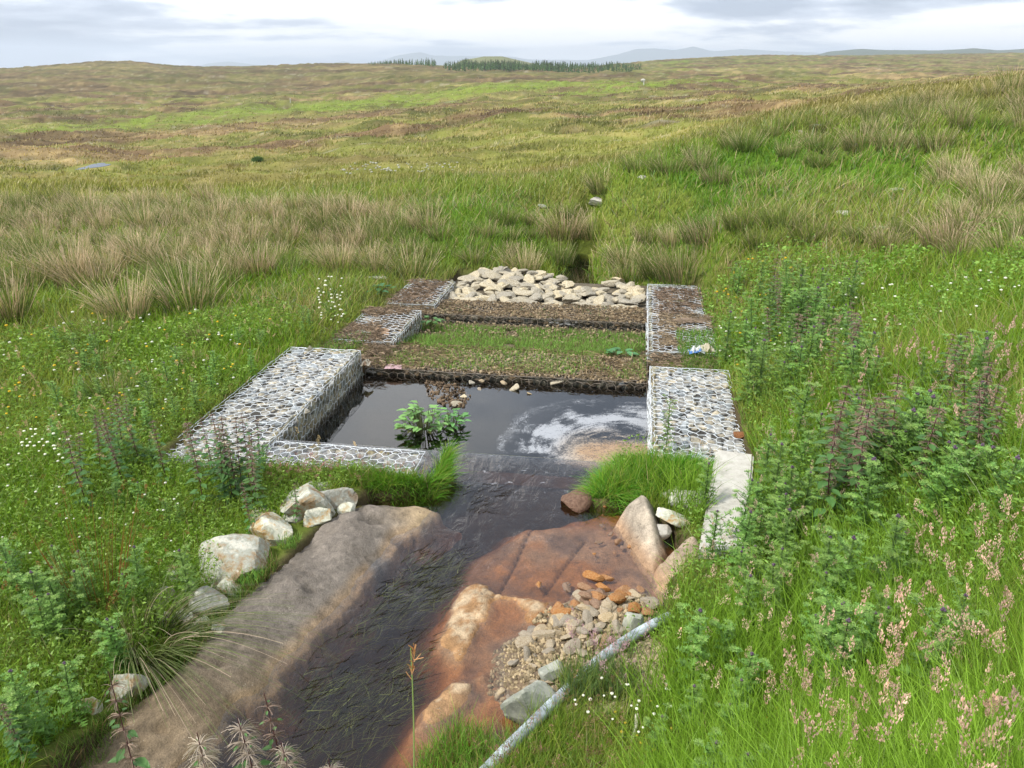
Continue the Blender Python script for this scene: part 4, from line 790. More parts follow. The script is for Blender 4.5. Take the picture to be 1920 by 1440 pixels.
# ---- rush tussocks, each its own object
def rush_mesh(seed, n, hgt, rad, straw, wdt, lean=(0, 0)):
    m = M(); a = rng.uniform(0, 6.283, n); rr_ = rad*rng.uniform(.25, .45)*np.sqrt(rng.random(n)); p = np.stack([np.cos(a)*rr_*rng.uniform(.8, 1.5), np.sin(a)*rr_, np.zeros(n)-.03], 1)
    sp = rng.random(n)**.8*rng.uniform(.4, .65); d = np.stack([np.cos(a)*sp+lean[0], np.sin(a)*sp+lean[1], np.ones(n)], 1); L = hgt*rng.uniform(.55, 1.12, n)
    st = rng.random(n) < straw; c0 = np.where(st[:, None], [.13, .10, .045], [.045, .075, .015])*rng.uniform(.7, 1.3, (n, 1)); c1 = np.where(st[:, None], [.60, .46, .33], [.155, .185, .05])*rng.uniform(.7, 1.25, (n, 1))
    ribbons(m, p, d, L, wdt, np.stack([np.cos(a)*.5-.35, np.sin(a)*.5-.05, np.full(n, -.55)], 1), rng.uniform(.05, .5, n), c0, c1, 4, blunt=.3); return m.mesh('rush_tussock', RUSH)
RM = {k: [rush_mesh(i, 330, .78, .85, s, .0105) for i in range(5)] for k, s in (('straw', .66), ('mixed', .38), ('green', .12))}
placed = []
def tussock(x, y, kind, s, label, group, mesh=None):
    o = bpy.data.objects.new('rush_tussock', mesh or random.choice(RM[kind])); COL.objects.link(o); o.location = (x, y, float(gz(x, y)[0])); o.rotation_euler = (0, 0, rng.uniform(-.6, .6)); q = s*rng.uniform(.85, 1.15); o.scale = (q*rng.uniform(.85, 1.2), q*rng.uniform(.85, 1.2), q)
    placed.append((x, y)); return tag(o, label, 'rushes', group)
def region(poly, n, gap, kinds, s, label, group, prob=None):
    pts = [hit(u, v)[:2] for u, v in poly]; p = np.array(pts); lo, hi = p.min(0), p.max(0); c = 0; tries = 0
    while c < n and tries < n*60:
        tries += 1; x, y = rng.uniform(lo[0], hi[0]), rng.uniform(lo[1], hi[1])
        if sdf(pts, np.array([x]), np.array([y]))[0] < 0: continue
        if any((x-a)**2+(y-b)**2 < gap*gap for a, b in placed): continue
        if chan(np.array([x]), np.array([y]))[0] > -.35 or sdf(GABR, np.array([x]), np.array([y]))[0] > -.3: continue
        tussock(x, y, random.choice(kinds), s*rng.uniform(.7, 1.15), label, group); c += 1
for u, v, k, s, lb in [(978, 515, 'straw', .95, 'straw coloured rush tussock just behind the tan rock pile'), (235, 600, 'straw', 1.1, 'large rush tussock with pale bent stems in the left meadow'), (350, 578, 'mixed', 1.05, 'dense brown green rush tussock right of the pale bent one'),
                       (130, 530, 'straw', 1.1, 'pale windswept rush tussock at the left of the meadow'), (15, 605, 'mixed', 1.0, 'reddish rush tussock at the left frame edge'), (765, 520, 'mixed', .95, 'rush tussock behind the farthest left gabion'), (700, 515, 'mixed', .95, 'rush tussock nearest the lone flat pale stone'), (630, 510, 'straw', .85, 'straw tipped rush tussock left of the lone flat pale stone'),
                       (1110, 445, 'mixed', 1.1, 'dark rush tussock at the right lip of the far stream'), (1055, 445, 'straw', 1.0, 'straw rush tussock at the left lip of the far stream'), (1040, 495, 'green', .8, 'low green rushes on the left of the far stream'), (1170, 500, 'mixed', .9, 'rushes on the right of the far stream above the rock pile'), (1230, 525, 'green', .9, 'tall green rushes behind the farthest right gabion'), (1275, 525, 'mixed', .9, 'brown rushes standing behind the right gabions'), (1125, 365, 'mixed', 1.0, 'brown rush tussock on the green mound above the lichened rock')]:
    x, y, z = hit(u, v); tussock(x, y, k, s, lb, None)
region([(-60, 560), (120, 545), (420, 540), (640, 500), (830, 480), (830, 410), (600, 392), (300, 386), (-60, 386)], 215, .62, ['straw', 'straw', 'mixed', 'mixed', 'green'], .80, 'straw tipped rush tussock in the wide rush bed of the left field', 'rush tussocks of the left field')
region([(1150, 520), (1350, 500), (1600, 470), (1960, 520), (1960, 420), (1750, 430), (1500, 440), (1200, 430)], 60, .6, ['mixed', 'green', 'mixed', 'green', 'straw'], .68, 'rush tussock on the grassy terrace to the right', 'rush tussocks of the right terrace')
region([(1130, 372), (1300, 300), (1500, 245), (1700, 200), (1940, 172), (1940, 260), (1700, 300), (1500, 330), (1250, 365)], 46, .7, ['green', 'mixed', 'green', 'mixed'], .8, 'dark rush tussock on the green bank running to the right edge', 'rush tussocks of the right bank')
region([(880, 500), (1040, 470), (1060, 410), (900, 420)], 9, .6, ['green', 'mixed'], .6, 'low rushes on the grass left of the far stream', 'rushes left of the far stream')
region([(1780, 420), (1960, 400), (1960, 320), (1750, 350)], 10, .7, ['straw', 'mixed'], .8, 'straw rushes on the rise at the right frame edge', 'rushes at the right frame edge')
region([(100, 760), (330, 740), (420, 640), (100, 620)], 5, .9, ['green'], .6, 'thin green rushes among meadow herbs on the left', 'thin rushes in the near left meadow')
# arching rush clump beside the slab
n = 340; a = rng.uniform(0, 6.283, n); sp = rng.random(n)*.5+.1; m = M(); p = np.stack([np.cos(a)*.10, np.sin(a)*.14, np.zeros(n)-.02], 1)
d = np.stack([np.cos(a)*sp+.45*rng.random(n), np.sin(a)*sp-.05, np.ones(n)], 1); st = rng.random(n) < .16
c1 = np.where(st[:, None], [.42, .34, .24], [.11, .15, .045])*rng.uniform(.7, 1.3, (n, 1)); ribbons(m, p, d, rng.uniform(.5, .95, n), .006, np.stack([np.cos(a)*.3+.55, np.sin(a)*.3-.2, np.full(n, -.95)], 1), rng.uniform(.35, .95, n), c1*.5, c1, 9, blunt=.4)
x, y, z = hit(285, 1222, 1.5); tag(m.obj('rush_tussock', RUSH, loc=(x, y, z)), 'rush clump whose long stems arch over the lower slab', 'rushes')
m = M(); n = 120; a = rng.uniform(0, 6.283, n); p = np.stack([np.cos(a)*.15, np.sin(a)*.15, np.zeros(n)], 1); c1 = np.where((rng.random(n) < .5)[:, None], [.24, .10, .03], [.10, .16, .03])*rng.uniform(.7, 1.3, (n, 1))
ribbons(m, p, np.stack([np.cos(a)*.25, np.sin(a)*.25, np.ones(n)], 1), rng.uniform(.5, .85, n), .005, np.array([.2, 0, -.3]), .2, c1*.7, c1, 4, blunt=.4); x, y, z = hit(190, 1130, 1.5); tag(m.obj('rush_tussock', RUSH, loc=(x, y, z)), 'upright rust tinged rush clump above the arching one', 'rushes')

# ---- leafy plants
def find(u, v, h, lo=1.4):
    """spot whose ground lies h below the sight line of a pixel"""
    d = np.exp(np.linspace(math.log(lo), math.log(60), 500)); x = (u-960)/F*d; y = d*(CP-(v-720)/F*SP); z = H-d*q_of(v)-h; b = np.nonzero(z < gz(x, y))[0]; k = b[0] if len(b) else -1
    return float(x[k]), float(y[k]), float(gz(x[k], y[k])[0])
def leaf_strips(m, O, D, U, L, Wd, col, kind='ovate', teeth=5):
    """O origin, D direction, U leaf normal-ish, build one leaf of a given outline"""
    D = D/np.linalg.norm(D); S_ = np.cross(D, U); S_ /= np.linalg.norm(S_)+1e-9; N_ = np.cross(S_, D)
    if kind == 'ovate': pr = [(0, .0), (.18, .62), (.38, .5*1.0+.48), (.62, .75), (.82, .42), (1, 0)]
    v = []; f = []
    if kind == 'ovate':
        for t, w_ in pr:
            c = O+D*L*t-np.array([0, 0, 1])*L*.32*t*t; v += [c-S_*Wd*w_*.5+N_*Wd*.10, c, c+S_*Wd*w_*.5+N_*Wd*.10]
        k = len(pr); f = [[3*i+j, 3*i+j+1, 3*i+j+4, 3*i+j+3] for i in range(k-1) for j in (0, 1)]; m.add(v, np.array(f), np.array(col)*rng.uniform(.75, 1.3))
    else:                                   # spiny thistle leaf: narrow blade with pointed lobes curling up and down
        tt = np.linspace(0, 1, teeth+1); cen = [O+D*L*t-np.array([0, 0, 1])*L*.35*t*t for t in tt]; prof = np.sin(np.pi*np.clip(tt*.9+.1, 0, 1))*.85+.15; T = []
        for i in range(teeth):
            for sg in (-1, 1):
                tip = (cen[i]+cen[i+1])/2+D*L*.07+S_*sg*Wd*prof[i]*rng.uniform(.7, 1.2)*.5+N_*Wd*rng.uniform(-.12, .35)
                b = len(v); v += [cen[i]-S_*sg*Wd*.04, tip, cen[i+1]]; T.append([b, b+1, b+2])
        m.add(v, np.array(T), np.array(col)*rng.uniform(.7, 1.35))
def thistle(seed, h=.8, nl=44, flower=True):
    r_ = np.random.default_rng(seed); root = empty('thistle'); sm, lm, fm = M(), M(), M(); top = np.array([r_.normal(0, .05), r_.normal(0, .05), h])
    pts = np.array([[0, 0, -.05], top*.35+[.01, 0, 0], top*.7, top]); tube(sm, pts, [.008, .007, .006, .004], 5, (.09, .14, .05))
    ends = [top]
    for b in range(5):
        t = .45+.1*b; o_ = top*t; a = r_.uniform(0, 6.28); e = o_+np.array([math.cos(a)*.13, math.sin(a)*.13, .13+.05*r_.random()]); tube(sm, [o_, (o_+e)/2+[0, 0, -.01], e], [.004, .003, .003], 4, (.09, .14, .05)); ends.append(e)
        for k in range(7):
            q = o_+(e-o_)*(.2+.13*k); aa = r_.uniform(0, 6.28); leaf_strips(lm, q, np.array([math.cos(aa), math.sin(aa), .6]), np.array([0, 0, 1.0]), .06, .035, (.095, .18, .04), 'th', 4)
    for k in range(nl):
        t = .05+.93*k/nl; a = k*2.4+r_.normal(0, .3); L = (.17-.10*t)*r_.uniform(.8, 1.25); leaf_strips(lm, top*t, np.array([math.cos(a), math.sin(a), .35+.6*t]), np.array([0, 0, 1.0]), L, L*.62, (.075+.05*t, .15+.065*t, .03+.02*t), 'th', 6)
    for e in ends:
        for k in range(8): a = k*.8; leaf_strips(lm, e-[0, 0, .01], np.array([math.cos(a), math.sin(a), .8]), np.array([0, 0, 1.0]), .045, .028, (.15, .235, .06), 'th', 4)
    if flower:
        for e in ends[:1]:
            for k in range(4):
                v, f = ico(1); c = e+np.array([(.007, -.007, 0, .002)[k], (.003, .004, -.007, .002)[k], (.015, .018, .014, .027)[k]]); fm.add(v*[.0085, .0085, .011]+c, f, (.14, .09, .15))
    sm.obj('stem', LEAF, root); lm.obj('leaf', LEAF, root)['kind'] = 'stuff'
    if flower: fm.obj('flower_bud', PETAL, root)
    return root
def nettle(seed, h=1.0, dark=1.0, tassel=(.27, .19, .15), dense=1.0):
    r_ = np.random.default_rng(seed); root = empty('nettle'); sm, lm, fm = M(), M(), M(); top = np.array([r_.normal(0, .06), r_.normal(0, .06), h]); mid = top*.5+[r_.normal(0, .02), r_.normal(0, .02), 0]
    tube(sm, [[0, 0, -.05], mid, top], [.0045, .0035, .002], 5, (.085, .035, .04)); n_ = 15
    def at_(t): return (1-t)**2*np.zeros(3)+2*t*(1-t)*mid+t*t*top if False else (mid*2*t if t < .5 else mid+(top-mid)*(2*t-1))
    for k in range(n_):
        t = .16+.84*k/n_; c = at_(t); sz_ = (.105 if t < .7 else .105*(1-(t-.7)*2.6))*r_.uniform(.8, 1.15)*(1.2-.75*t)
        for sgn in (0, math.pi):
            a = k*1.57+sgn+r_.normal(0, .25); dv = np.array([math.cos(a), math.sin(a), .05]); o_ = c+dv*.025
            leaf_strips(lm, o_, dv, np.array([0, 0, 1.0]), sz_, sz_*.58, (.055*dark, .115*dark, .035*dark), 'ovate')
            if t > .38:
                nt = int(11*dense*(1.6 if dense > 1 and t > .6 else 1)); an = a+r_.normal(0, .9, nt); dd_ = np.stack([np.cos(an), np.sin(an), r_.uniform(-.1, .6, nt)], 1); ribbons(fm, np.tile(c, (nt, 1)), dd_, r_.uniform(.03, .065, nt)*(1 if dense == 1 else 1.35), .0055 if dense == 1 else .0032, np.array([0, 0, -1.0]), .5, np.array(tassel)*.8, np.array(tassel)*1.1, 3, blunt=.5)
    sm.obj('stem', LEAF, root); lm.obj('leaf', LEAF, root)['kind'] = 'stuff'; fm.obj('seed_tassel', DRY, root)['kind'] = 'stuff'; return root
TH_ = [thistle(700+i, .8, 46, i != 2) for i in range(5)]; NE = [nettle(720+i, 1.0) for i in range(4)]; NEP = [nettle(740+i, .9, 1.1, (.50, .42, .34), 2.4) for i in range(2)]
def put(lib, u, v, h, h0, label, group, wide=1.0):
    x, y, z = find(u, v, h); s = h/h0; o = place(random.choice(lib), (x, y, z), rng.uniform(0, 6.28), (s*wide, s*wide, s), label, group); o['category'] = lib[0].name.split('.')[0]; return o
# named thistles first, then stands of look-alikes
put(TH_[:1], 1312, 1150, .62, .8, 'tall thistle with a cluster of purple buds between pipe and right grass', None, 1.2)
for u, v, h, lb in [(1480, 960, .6, 'leafy thistle rising against the far end of the concrete block, purple bud on top'), (1595, 1015, .6, 'thistle with one purple bud in the middle of the right bank'), (1690, 975, .62, 'pale green thistle in front of the dark nettles on the right'), (1590, 1165, .55, 'bushy thistle low in the right grass with a dark bud'),
                    (1400, 905, .5, 'bushy thistle leaning over the concrete block'), (345, 1030, .5, 'slender thistle standing before the bleached boulder on the left'), (1243, 775, .0, 0)]:
    if h: put(TH_, u, v, h, .8, lb, None, 1.25)
x, y, _ = P(1248, 838, .0); o = place(TH_[3], (x, y, -.05), .4, (.55, .55, .72), 'thin single thistle in front of the right gabion', None); o['category'] = 'thistle'
def stand(lib, n, box, h, h0, label, group, wide=1.1):
    for k in range(n):
        u, v = rng.uniform(box[0], box[2]), rng.uniform(box[1], box[3]); x, y, z = find(u, v, 1.0)
        for tr in range(6):
            hh_ = h*rng.uniform(.7, 1.15); x, y, z = find(u, v, hh_)
            if plantable(np.array([x]), np.array([y]), .08)[0]: break
            u, v = rng.uniform(box[0], box[2]), rng.uniform(box[1], box[3])
        else: continue
        s = hh_/h0; o = place(random.choice(lib), (x, y, z), rng.uniform(0, 6.28), (s*wide, s*wide, s), label, group); o['category'] = lib[0].name.split('.')[0]
stand(TH_, 20, (1320, 1000, 1820, 1190), .5, .8, 'leafy green thistle in the thicket on the near right bank', 'thistles of the near right bank', 1.3)
stand(TH_, 13, (1310, 860, 1480, 1050), .45, .8, 'thistle crowding over the right side of the concrete block', 'thistles over the concrete block', 1.3)
stand(TH_, 42, (1440, 620, 1900, 900), .65, .8, 'thistle on the slope behind the right nettles', 'thistles of the right slope', 1.3)
stand(TH_, 44, (1330, 480, 1620, 660), .66, .8, 'tall leafy thistle in the stand right of the far gabions', 'thistles right of the far gabions', 1.3)
stand(TH_, 8, (1230, 1200, 1420, 1440), .4, .8, 'low thistle near the bottom of the right bank', 'low thistles at the bottom right', 1.3)
stand(TH_, 20, (0, 1010, 250, 1300), .45, .8, 'leafy thistle in the lower left corner growth', 'thistles of the lower left', 1.3)
stand(TH_, 34, (60, 600, 520, 860), .38, .8, 'short leafy thistle in the left meadow', 'thistles of the left meadow', 1.3)
stand(TH_, 10, (470, 540, 640, 640), .3, .8, 'short thistle beyond the long left gabion', 'thistles beyond the left gabion', 1.3)
stand(TH_, 6, (150, 880, 350, 960), .3, .8, 'short thistle behind the left boulders', 'thistles behind the left boulders', 1.3)
stand(NE, 13, (350, 765, 470, 850), .85, 1.0, 'dark stemmed nettle in front of the near end of the left gabion', 'nettles before the left gabion')
stand(NE, 12, (130, 700, 300, 830), .75, 1.0, 'nettle in the loose stand left of the long gabion', 'nettles left of the long gabion')
stand(NE, 15, (1560, 700, 1760, 800), .9, 1.0, 'dark heavy nettle in the clump on the right bank', 'nettles of the right bank', 1.3)
stand(NE, 15, (1440, 480, 1620, 600), .85, 1.0, 'seeding nettle behind the far right thistles', 'nettles behind the far right thistles', 1.1)
stand(NE, 14, (1760, 600, 1910, 760), .8, 1.0, 'nettle at the right frame edge', 'nettles at the right frame edge')
stand(NE, 4, (0, 1290, 60, 1380), .6, 1.0, 'nettle in the lower left corner', 'nettles in the lower left corner')
for u, v, h, lib, lb in [(385, 1300, .42, NEP, 'pale tasselled nettle farthest left over the bottom of the stream'), (490, 1278, .45, NEP, 'tallest pale tasselled nettle at the bottom over the water'), (570, 1345, .4, NEP, 'cream tasselled nettle right of the tallest one at the bottom'), (535, 1330, .4, NE, 'green topped nettle between the two pale ones at the bottom'),
                         (218, 1300, .38, NE, 'broad leaved nettle over the lower slab'), (650, 1380, .3, NEP, 'small pale nettle at the bottom edge by the dark water'), (462, 905, .55, NE, 'thin single nettle rising before the cream boulder'), (545, 905, .42, NE, 'lone dark stemmed nettle among the tall boulders')]:
    d_ = 2.9 if v > 1250 else None
    if d_:
        x, y, z = PD(u, v, d_); g_ = float(gz(x, y)[0]); s = (z-g_)/.97; o = place(random.choice(lib), (x, y, g_-.02), rng.uniform(0, 6.28), (s*.75, s*.75, s), lb, None); o['category'] = 'nettle'
    else: put(lib, u, v, h, 1.0, lb, None)
for o in TH_+NE+NEP: kill(o)

# ---- plant standing in the pool
def leafy(name, u, v, z, rad, n, L, label, cat, up=.45, c=(.10, .21, .07)):
    x, y, z_ = P(u, v, z); root = empty(name, (x, y, z)); lm, sm = M(), M()
    for k in range(n):
        a = rng.uniform(0, 6.28); r_ = rad*math.sqrt(rng.random()); o_ = np.array([math.cos(a)*r_, math.sin(a)*r_*.8, up*(1-(r_/rad)**2*.75)*rng.uniform(.25, 1)]); b = o_*[.4, .4, 0]-[0, 0, .05]
        segs(sm, [b], [o_], .004, (.10, .12, .05)); dv = np.array([math.cos(a)+rng.normal(0, .6), math.sin(a)+rng.normal(0, .6), .35]); leaf_strips(lm, o_, dv, np.array([0, 0, 1.0]), L*rng.uniform(.6, 1.2), L*.55, c if rng.random() > .12 else (.05, .05, .02))
    sm.obj('stem', LEAF, root); o = lm.obj('leaf', LEAF, root); o['kind'] = 'stuff'; return tag(root, label, cat)
leafy('water_plant', 795, 805, PW, .28, 95, .115, 'broad leaved green plant growing out of the dark pool', 'plant',   .36, (.14, .24, .08))
leafy('water_plant', 848, 800, PW, .19, 34, .10, 'smaller leafy shoots at the right side of the pool plant', 'plant', .26)
leafy('dock_plant', 1165, 668, -.27, .14, 16, .16, 'small dock with broad leaves near the right end of the near sill', 'plant', .14, (.07, .17, .07))
leafy('dock_plant', 805, 605, -.36, .16, 16, .15, 'small dock at the left end of the farther sill', 'plant', .12, (.09, .20, .07))
leafy('dock_plant', 712, 546, -.2, .2, 18, .18, 'dark leaved dock on the grass beside the farthest left gabion', 'plant', .15, (.04, .11, .04))
turf(px([(95, 1470), (190, 1345), (300, 1245), (375, 1160), (430, 1090), (490, 1045), (525, 1060), (470, 1115), (410, 1180), (330, 1270), (230, 1350), (140, 1480)], .05), 5200, .06, .17, 'grass fringe along the landward edge of the slab', cc=(.10, .18, .03), mixc=(.24, .18, .09), Wd=.005, zf=lambda a_, b_: np.maximum(gz(a_, b_), -.06))
# ---- matted growth on the basin and sills, debris on the old gabions
def rect(s0, s1, t0=TL+.04, t1=TR-.04): return [W(s0, t0), W(s1, t0), W(s1, t1), W(s0, t1)]
def patchy(poly, n, thr, **k):
    o = turf(poly, n, **k); return o
turf(rect(10.85, 12.6), 26000, .05, .13, 'bright weedy grass on the basin between the two sills', zf=lambda x, y: np.where((fbm(x*2.2, y*2.2, 3, 161) > .36) & (ST_(x, y)[0] < 12.45), -.345-.13*sst(10.7, 12.3, ST_(x, y)[0]), -.75), cc=(.14, .23, .05), mixc=(.16, .12, .07), Wd=.010, bend=.6)
turf(rect(9.95, 10.9), 11000, .04, .10, 'patchy grass along the nearer sill', zf=lambda x, y: np.where(fbm(x*2.0, y*2.0, 3, 162) > .42, -.27, -.5), cc=(.15, .24, .05), mixc=(.20, .15, .08), Wd=.009)
turf(rect(12.7, 13.5), 1600, .04, .09, 'thin weeds on the farther sill', zf=lambda x, y: np.where(fbm(x*2.0, y*2.0, 3, 163) > .50, -.35, -.6), cc=(.10, .18, .04), mixc=(.2, .15, .08), Wd=.010)
def debris(poly, n, z, label, c=(.20, .15, .105), thr=.45, seed=170):
    p = np.array(poly)[:, :2]; lo, hi = p.min(0), p.max(0); X = rng.uniform(lo[0], hi[0], n*4); Y = rng.uniform(lo[1], hi[1], n*4); ok = (sdf(poly, X, Y) > 0) & (fbm(X*1.8, Y*1.8, 3, seed) > thr); X, Y = X[ok][:n], Y[ok][:n]; N = len(X)
    d = rng.normal(size=(N, 3)); d[:, 2] *= .12; col = np.array(c)*rng.uniform(.35, 2.2, (N, 1)); m = M(); ribbons(m, np.stack([X, Y, z+rng.uniform(0, .035, N)], 1), d, rng.uniform(.05, .16, N), .011, np.array([0, 0, -.2]), .3, col, col, 2, blunt=.4)
    tag(m.obj('plant_debris', DRY), label, 'debris', kind='stuff')
debris(rect(10.6, 12.2, TL-.7, TL+.02), 1900, -.145, 'dead brown stems matted on the left middle gabion', thr=.48)
debris(rect(12.9, 14.5, TL-.6, TL+.10), 1500, -.255, 'dead brown stems matted on the farthest left gabion', seed=171, thr=.46)
debris(rect(10.8, 12.6, TR+.18, TR+1.0), 1300, -.145, 'dead brown stems matted on the right middle gabion', seed=172, thr=.50)
debris(rect(12.75, 14.6, TR+.15, TR+.95), 1800, -.255, 'dead brown stems matted on the farthest right gabion', seed=173, thr=.50)
debris(rect(9.86, 10.9), 2600, -.262, 'brown dead stems strewn on the near sill', seed=174, c=(.16, .115, .07), thr=.42)
debris(rect(12.2, 12.9, TL-.6, TL+.15), 600, -.30, 'dead stems in the gap between the two far left gabions', seed=177, thr=.2)
debris(rect(9.8, 10.8, TR+.0, TR+1.1), 1300, -.19, 'dead stems in the gap between the near and middle right gabions', seed=178, thr=.3)
debris(rect(12.68, 13.5), 1500, -.33, 'brown dead stems strewn on the farther sill', seed=175, c=(.16, .115, .07), thr=.45)
debris(rect(9.8, 10.6, TL-1.0, TL+.25), 1300, -.19, 'dead stems between the two left gabions', seed=176, thr=.2)
turf(rect(10.7, 11.8, TR+.4, TR+1.05), 1300, .05, .12, 'grass creeping over the right middle gabion', zf=lambda x, y: -.14+0*x, cc=(.10, .20, .035), Wd=.009)
turf(rect(9.75, 10.8, TR+.45, TR+1.2), 2200, .05, .14, 'grass filling the gap between the two right gabions', zf=lambda x, y: -.18+0*x, cc=(.10, .20, .035), Wd=.008)
turf(rect(9.78, 10.9, TL-1.1, TL-.2), 900, .04, .10, 'weeds in the gap behind the long left gabion', zf=lambda x, y: -.14+0*x, cc=(.10, .19, .035), Wd=.009)
# small tufts on stones
for u, v, z, lb in ((470, 1075, .16, 'tiny green tuft growing on the flat boulder'), (540, 1010, .14, 'small grass tuft on the cream boulder')):
    x, y, _ = P(u, v, z); turf([(x-.08, y-.08), (x+.08, y-.08), (x+.08, y+.08), (x-.08, y+.08)], 160, .04, .10, lb, zf=lambda a_, b_: z-.04+0*a_, cc=(.13, .24, .05))
# tall grasses with pink and tan heads
def heads(spots, label, c=(.5, .34, .30), cj=.25, hs=.09, rad=.018, stem=(.12, .17, .05), n=34, W_=.006, lean=.12):
    if not spots: return
    m = M(); N = len(spots); S_ = np.array([s[:3] for s in spots]); hh_ = np.array([s[3] for s in spots]); ln = rng.normal(0, lean, (N, 2)); topp = S_+np.stack([ln[:, 0]*hh_, ln[:, 1]*hh_, hh_], 1)
    ribbons(m, S_, topp-S_, np.linalg.norm(topp-S_, axis=1), .0028, np.array([0, 0, -.01]), 0, np.array(stem), np.array(stem)*1.4, 3, blunt=.7)
    for i in range(N):
        cc_ = np.array(c)*rng.uniform(1-cj, 1+cj); L = hs*rng.uniform(.6, 1.3); ax = norm((topp[i]-S_[i])[None]+rng.normal(0, .12, (1, 3)))[0]; t = rng.random(n); a = rng.uniform(0, 6.283, n); rw = rad*np.sin(np.pi*np.clip(t*.85+.12, 0, 1))*rng.uniform(.3, 1.1, n)*rng.uniform(.6, 1.4)
        o_ = topp[i]+ax*(t*L)[:, None]+np.stack([np.cos(a)*rw, np.sin(a)*rw, 0*a], 1); dv = np.stack([np.cos(a)*.5, np.sin(a)*.5, np.full(n, .9)], 1)+ax
        cl = cc_*rng.uniform(.7, 1.4, (n, 1)); ribbons(m, o_, dv, L*.13, W_, np.array([0, 0, -1.0]), .1, cl, cl*1.15, 2, blunt=.3)
    tag(m.obj('flowering_grass', PETAL), label, 'grass', kind='stuff')
def spots(n, box, h0, h1):
    out = []
    for k in range(n*4):
        u, v = rng.uniform(box[0], box[2]), rng.uniform(box[1], box[3]); h = rng.uniform(h0, h1); x, y, z = find(u, v, h)
        if plantable(np.array([x]), np.array([y]), .05)[0]: out.append((x, y, z, h))
        if len(out) >= n: break
    return out
heads(spots(130, (1440, 1180, 1920, 1440), .34, .5), 'tall grass with pinkish tan plumes at the bottom right', (.62, .42, .36), hs=.085, n=44)
heads(spots(75, (1650, 960, 1920, 1250), .4, .55), 'tall grass with pinkish plumes along the right frame edge', (.62, .42, .36), hs=.085, n=44)
heads(spots(80, (1300, 800, 1560, 1100), .3, .45), 'pale plumed grass among the thistles over the concrete block', (.62, .48, .36), hs=.075)
heads(spots(60, (1240, 1080, 1500, 1300), .25, .4), 'scattered pale plumed grass on the bank right of the pipe', (.62, .46, .36), hs=.07)
heads(spots(90, (1500, 600, 1920, 820), .45, .65), 'tan plumed grass on the right slope', (.50, .35, .28), hs=.1, W_=.010)
heads(spots(60, (740, 1320, 960, 1440), .12, .25), 'low reddish seeding grass at the bottom centre', (.30, .17, .13), hs=.05, W_=.004)
heads(spots(90, (800, 1240, 1180, 1440), .15, .32), 'thin reddish seeding grass along the pipe', (.28, .16, .12), hs=.05, W_=.004)
heads(spots(70, (500, 830, 800, 900), .12, .22), 'pinkish seeding grass on the short turf before the pool', (.40, .22, .20), hs=.05, W_=.006)
heads(spots(120, (0, 560, 700, 860), .3, .45), 'brownish seeding grass in the left meadow', (.42, .31, .2), hs=.07, W_=.010)
heads(spots(60, (0, 900, 330, 1150), .35, .5), 'rust brown seeding grass at the left edge', (.26, .13, .05), hs=.05, W_=.006)
sp = []
for k in range(24):
    x, y, _ = P(rng.uniform(1085, 1165), rng.uniform(1265, 1310), .1); u, v = rng.uniform(1040, 1190), rng.uniform(1085, 1210); sp.append((x, y, .08, rng.uniform(.22, .42)))
heads(sp, 'clump of purple pink plumed grass over the gravel bank', (.58, .36, .44), hs=.11, rad=.022, n=50, W_=.0035, lean=.22)
x, y, _ = P(1125, 1285, .1); turf([(x-.22, y-.14), (x+.22, y-.14), (x+.22, y+.14), (x-.22, y+.14)], 900, .12, .30, 'blue green grass blades at the foot of the pink plumes', zf=lambda a_, b_: .08+0*a_, cc=(.10, .17, .06), Wd=.005)
turf([P(u, v, .1) for u, v in ((760, 1450), (800, 1380), (860, 1330), (920, 1350), (950, 1440), (900, 1600), (700, 1600))], 3500, .10, .24, 'bright grass on the bank at the bottom centre', zf=lambda a_, b_: np.maximum(gz(a_, b_), -.03), cc=(.12, .22, .03), mixc=(.24, .17, .08), Wd=.005)
turf([P(u, v, .12) for u, v in ((930, 1400), (1020, 1345), (1100, 1290), (1130, 1330), (1100, 1480), (930, 1550))], 2600, .07, .2, 'mixed grass and dry blades on the right side of the pipe', cc=(.13, .21, .03), mixc=(.28, .20, .10), Wd=.005)
for k, (u, v) in enumerate([(1105, 1255), (1080, 1275), (1245, 1160), (1020, 1335), (955, 1400), (1165, 1205), (975, 1380)]):
    x, y, _ = P(u, v, .1); turf([(x-.10, y-.05), (x+.10, y-.05), (x+.10, y+.05), (x-.10, y+.05)], 130, .08, .24, 'thin grass blades growing up against the pale pipe', zf=lambda a_, b_: .05+0*a_, cc=(.12, .20, .04), Wd=.0045)
# single tall stem over the water at the bottom
m = M(); a = np.array(PD(745, 1440, 2.9)); b = np.array(PD(768, 1215, 3.0)); g_ = float(gz(a[0], a[1])[0]); L_ = a+(b-a)*np.linspace(-(a[2]-g_)/(b[2]-a[2]), 1, 24)[:, None]; L_[:, 1] = b[1]+(L_[:, 1]-b[1])*.3; L_[:, 0] = b[0]+(L_[:, 0]-b[0])*.5+np.sin(np.linspace(0, 3, 24))*.03; tube(m, L_, np.linspace(.006, .002, 24), 5, (.20, .26, .09))
for k in range(26):
    t = .72+.28*rng.random(); q = a+(b-a)*t+[.02, 0, 0]; segs(m, [q], [q+np.array([rng.normal(0, .012), rng.normal(0, .01), .03])], .0018, (.36, .20, .10))
tag(m.obj('seeding_plant', LEAF), 'single tall pale green seeding stem over the dark water', 'plant')
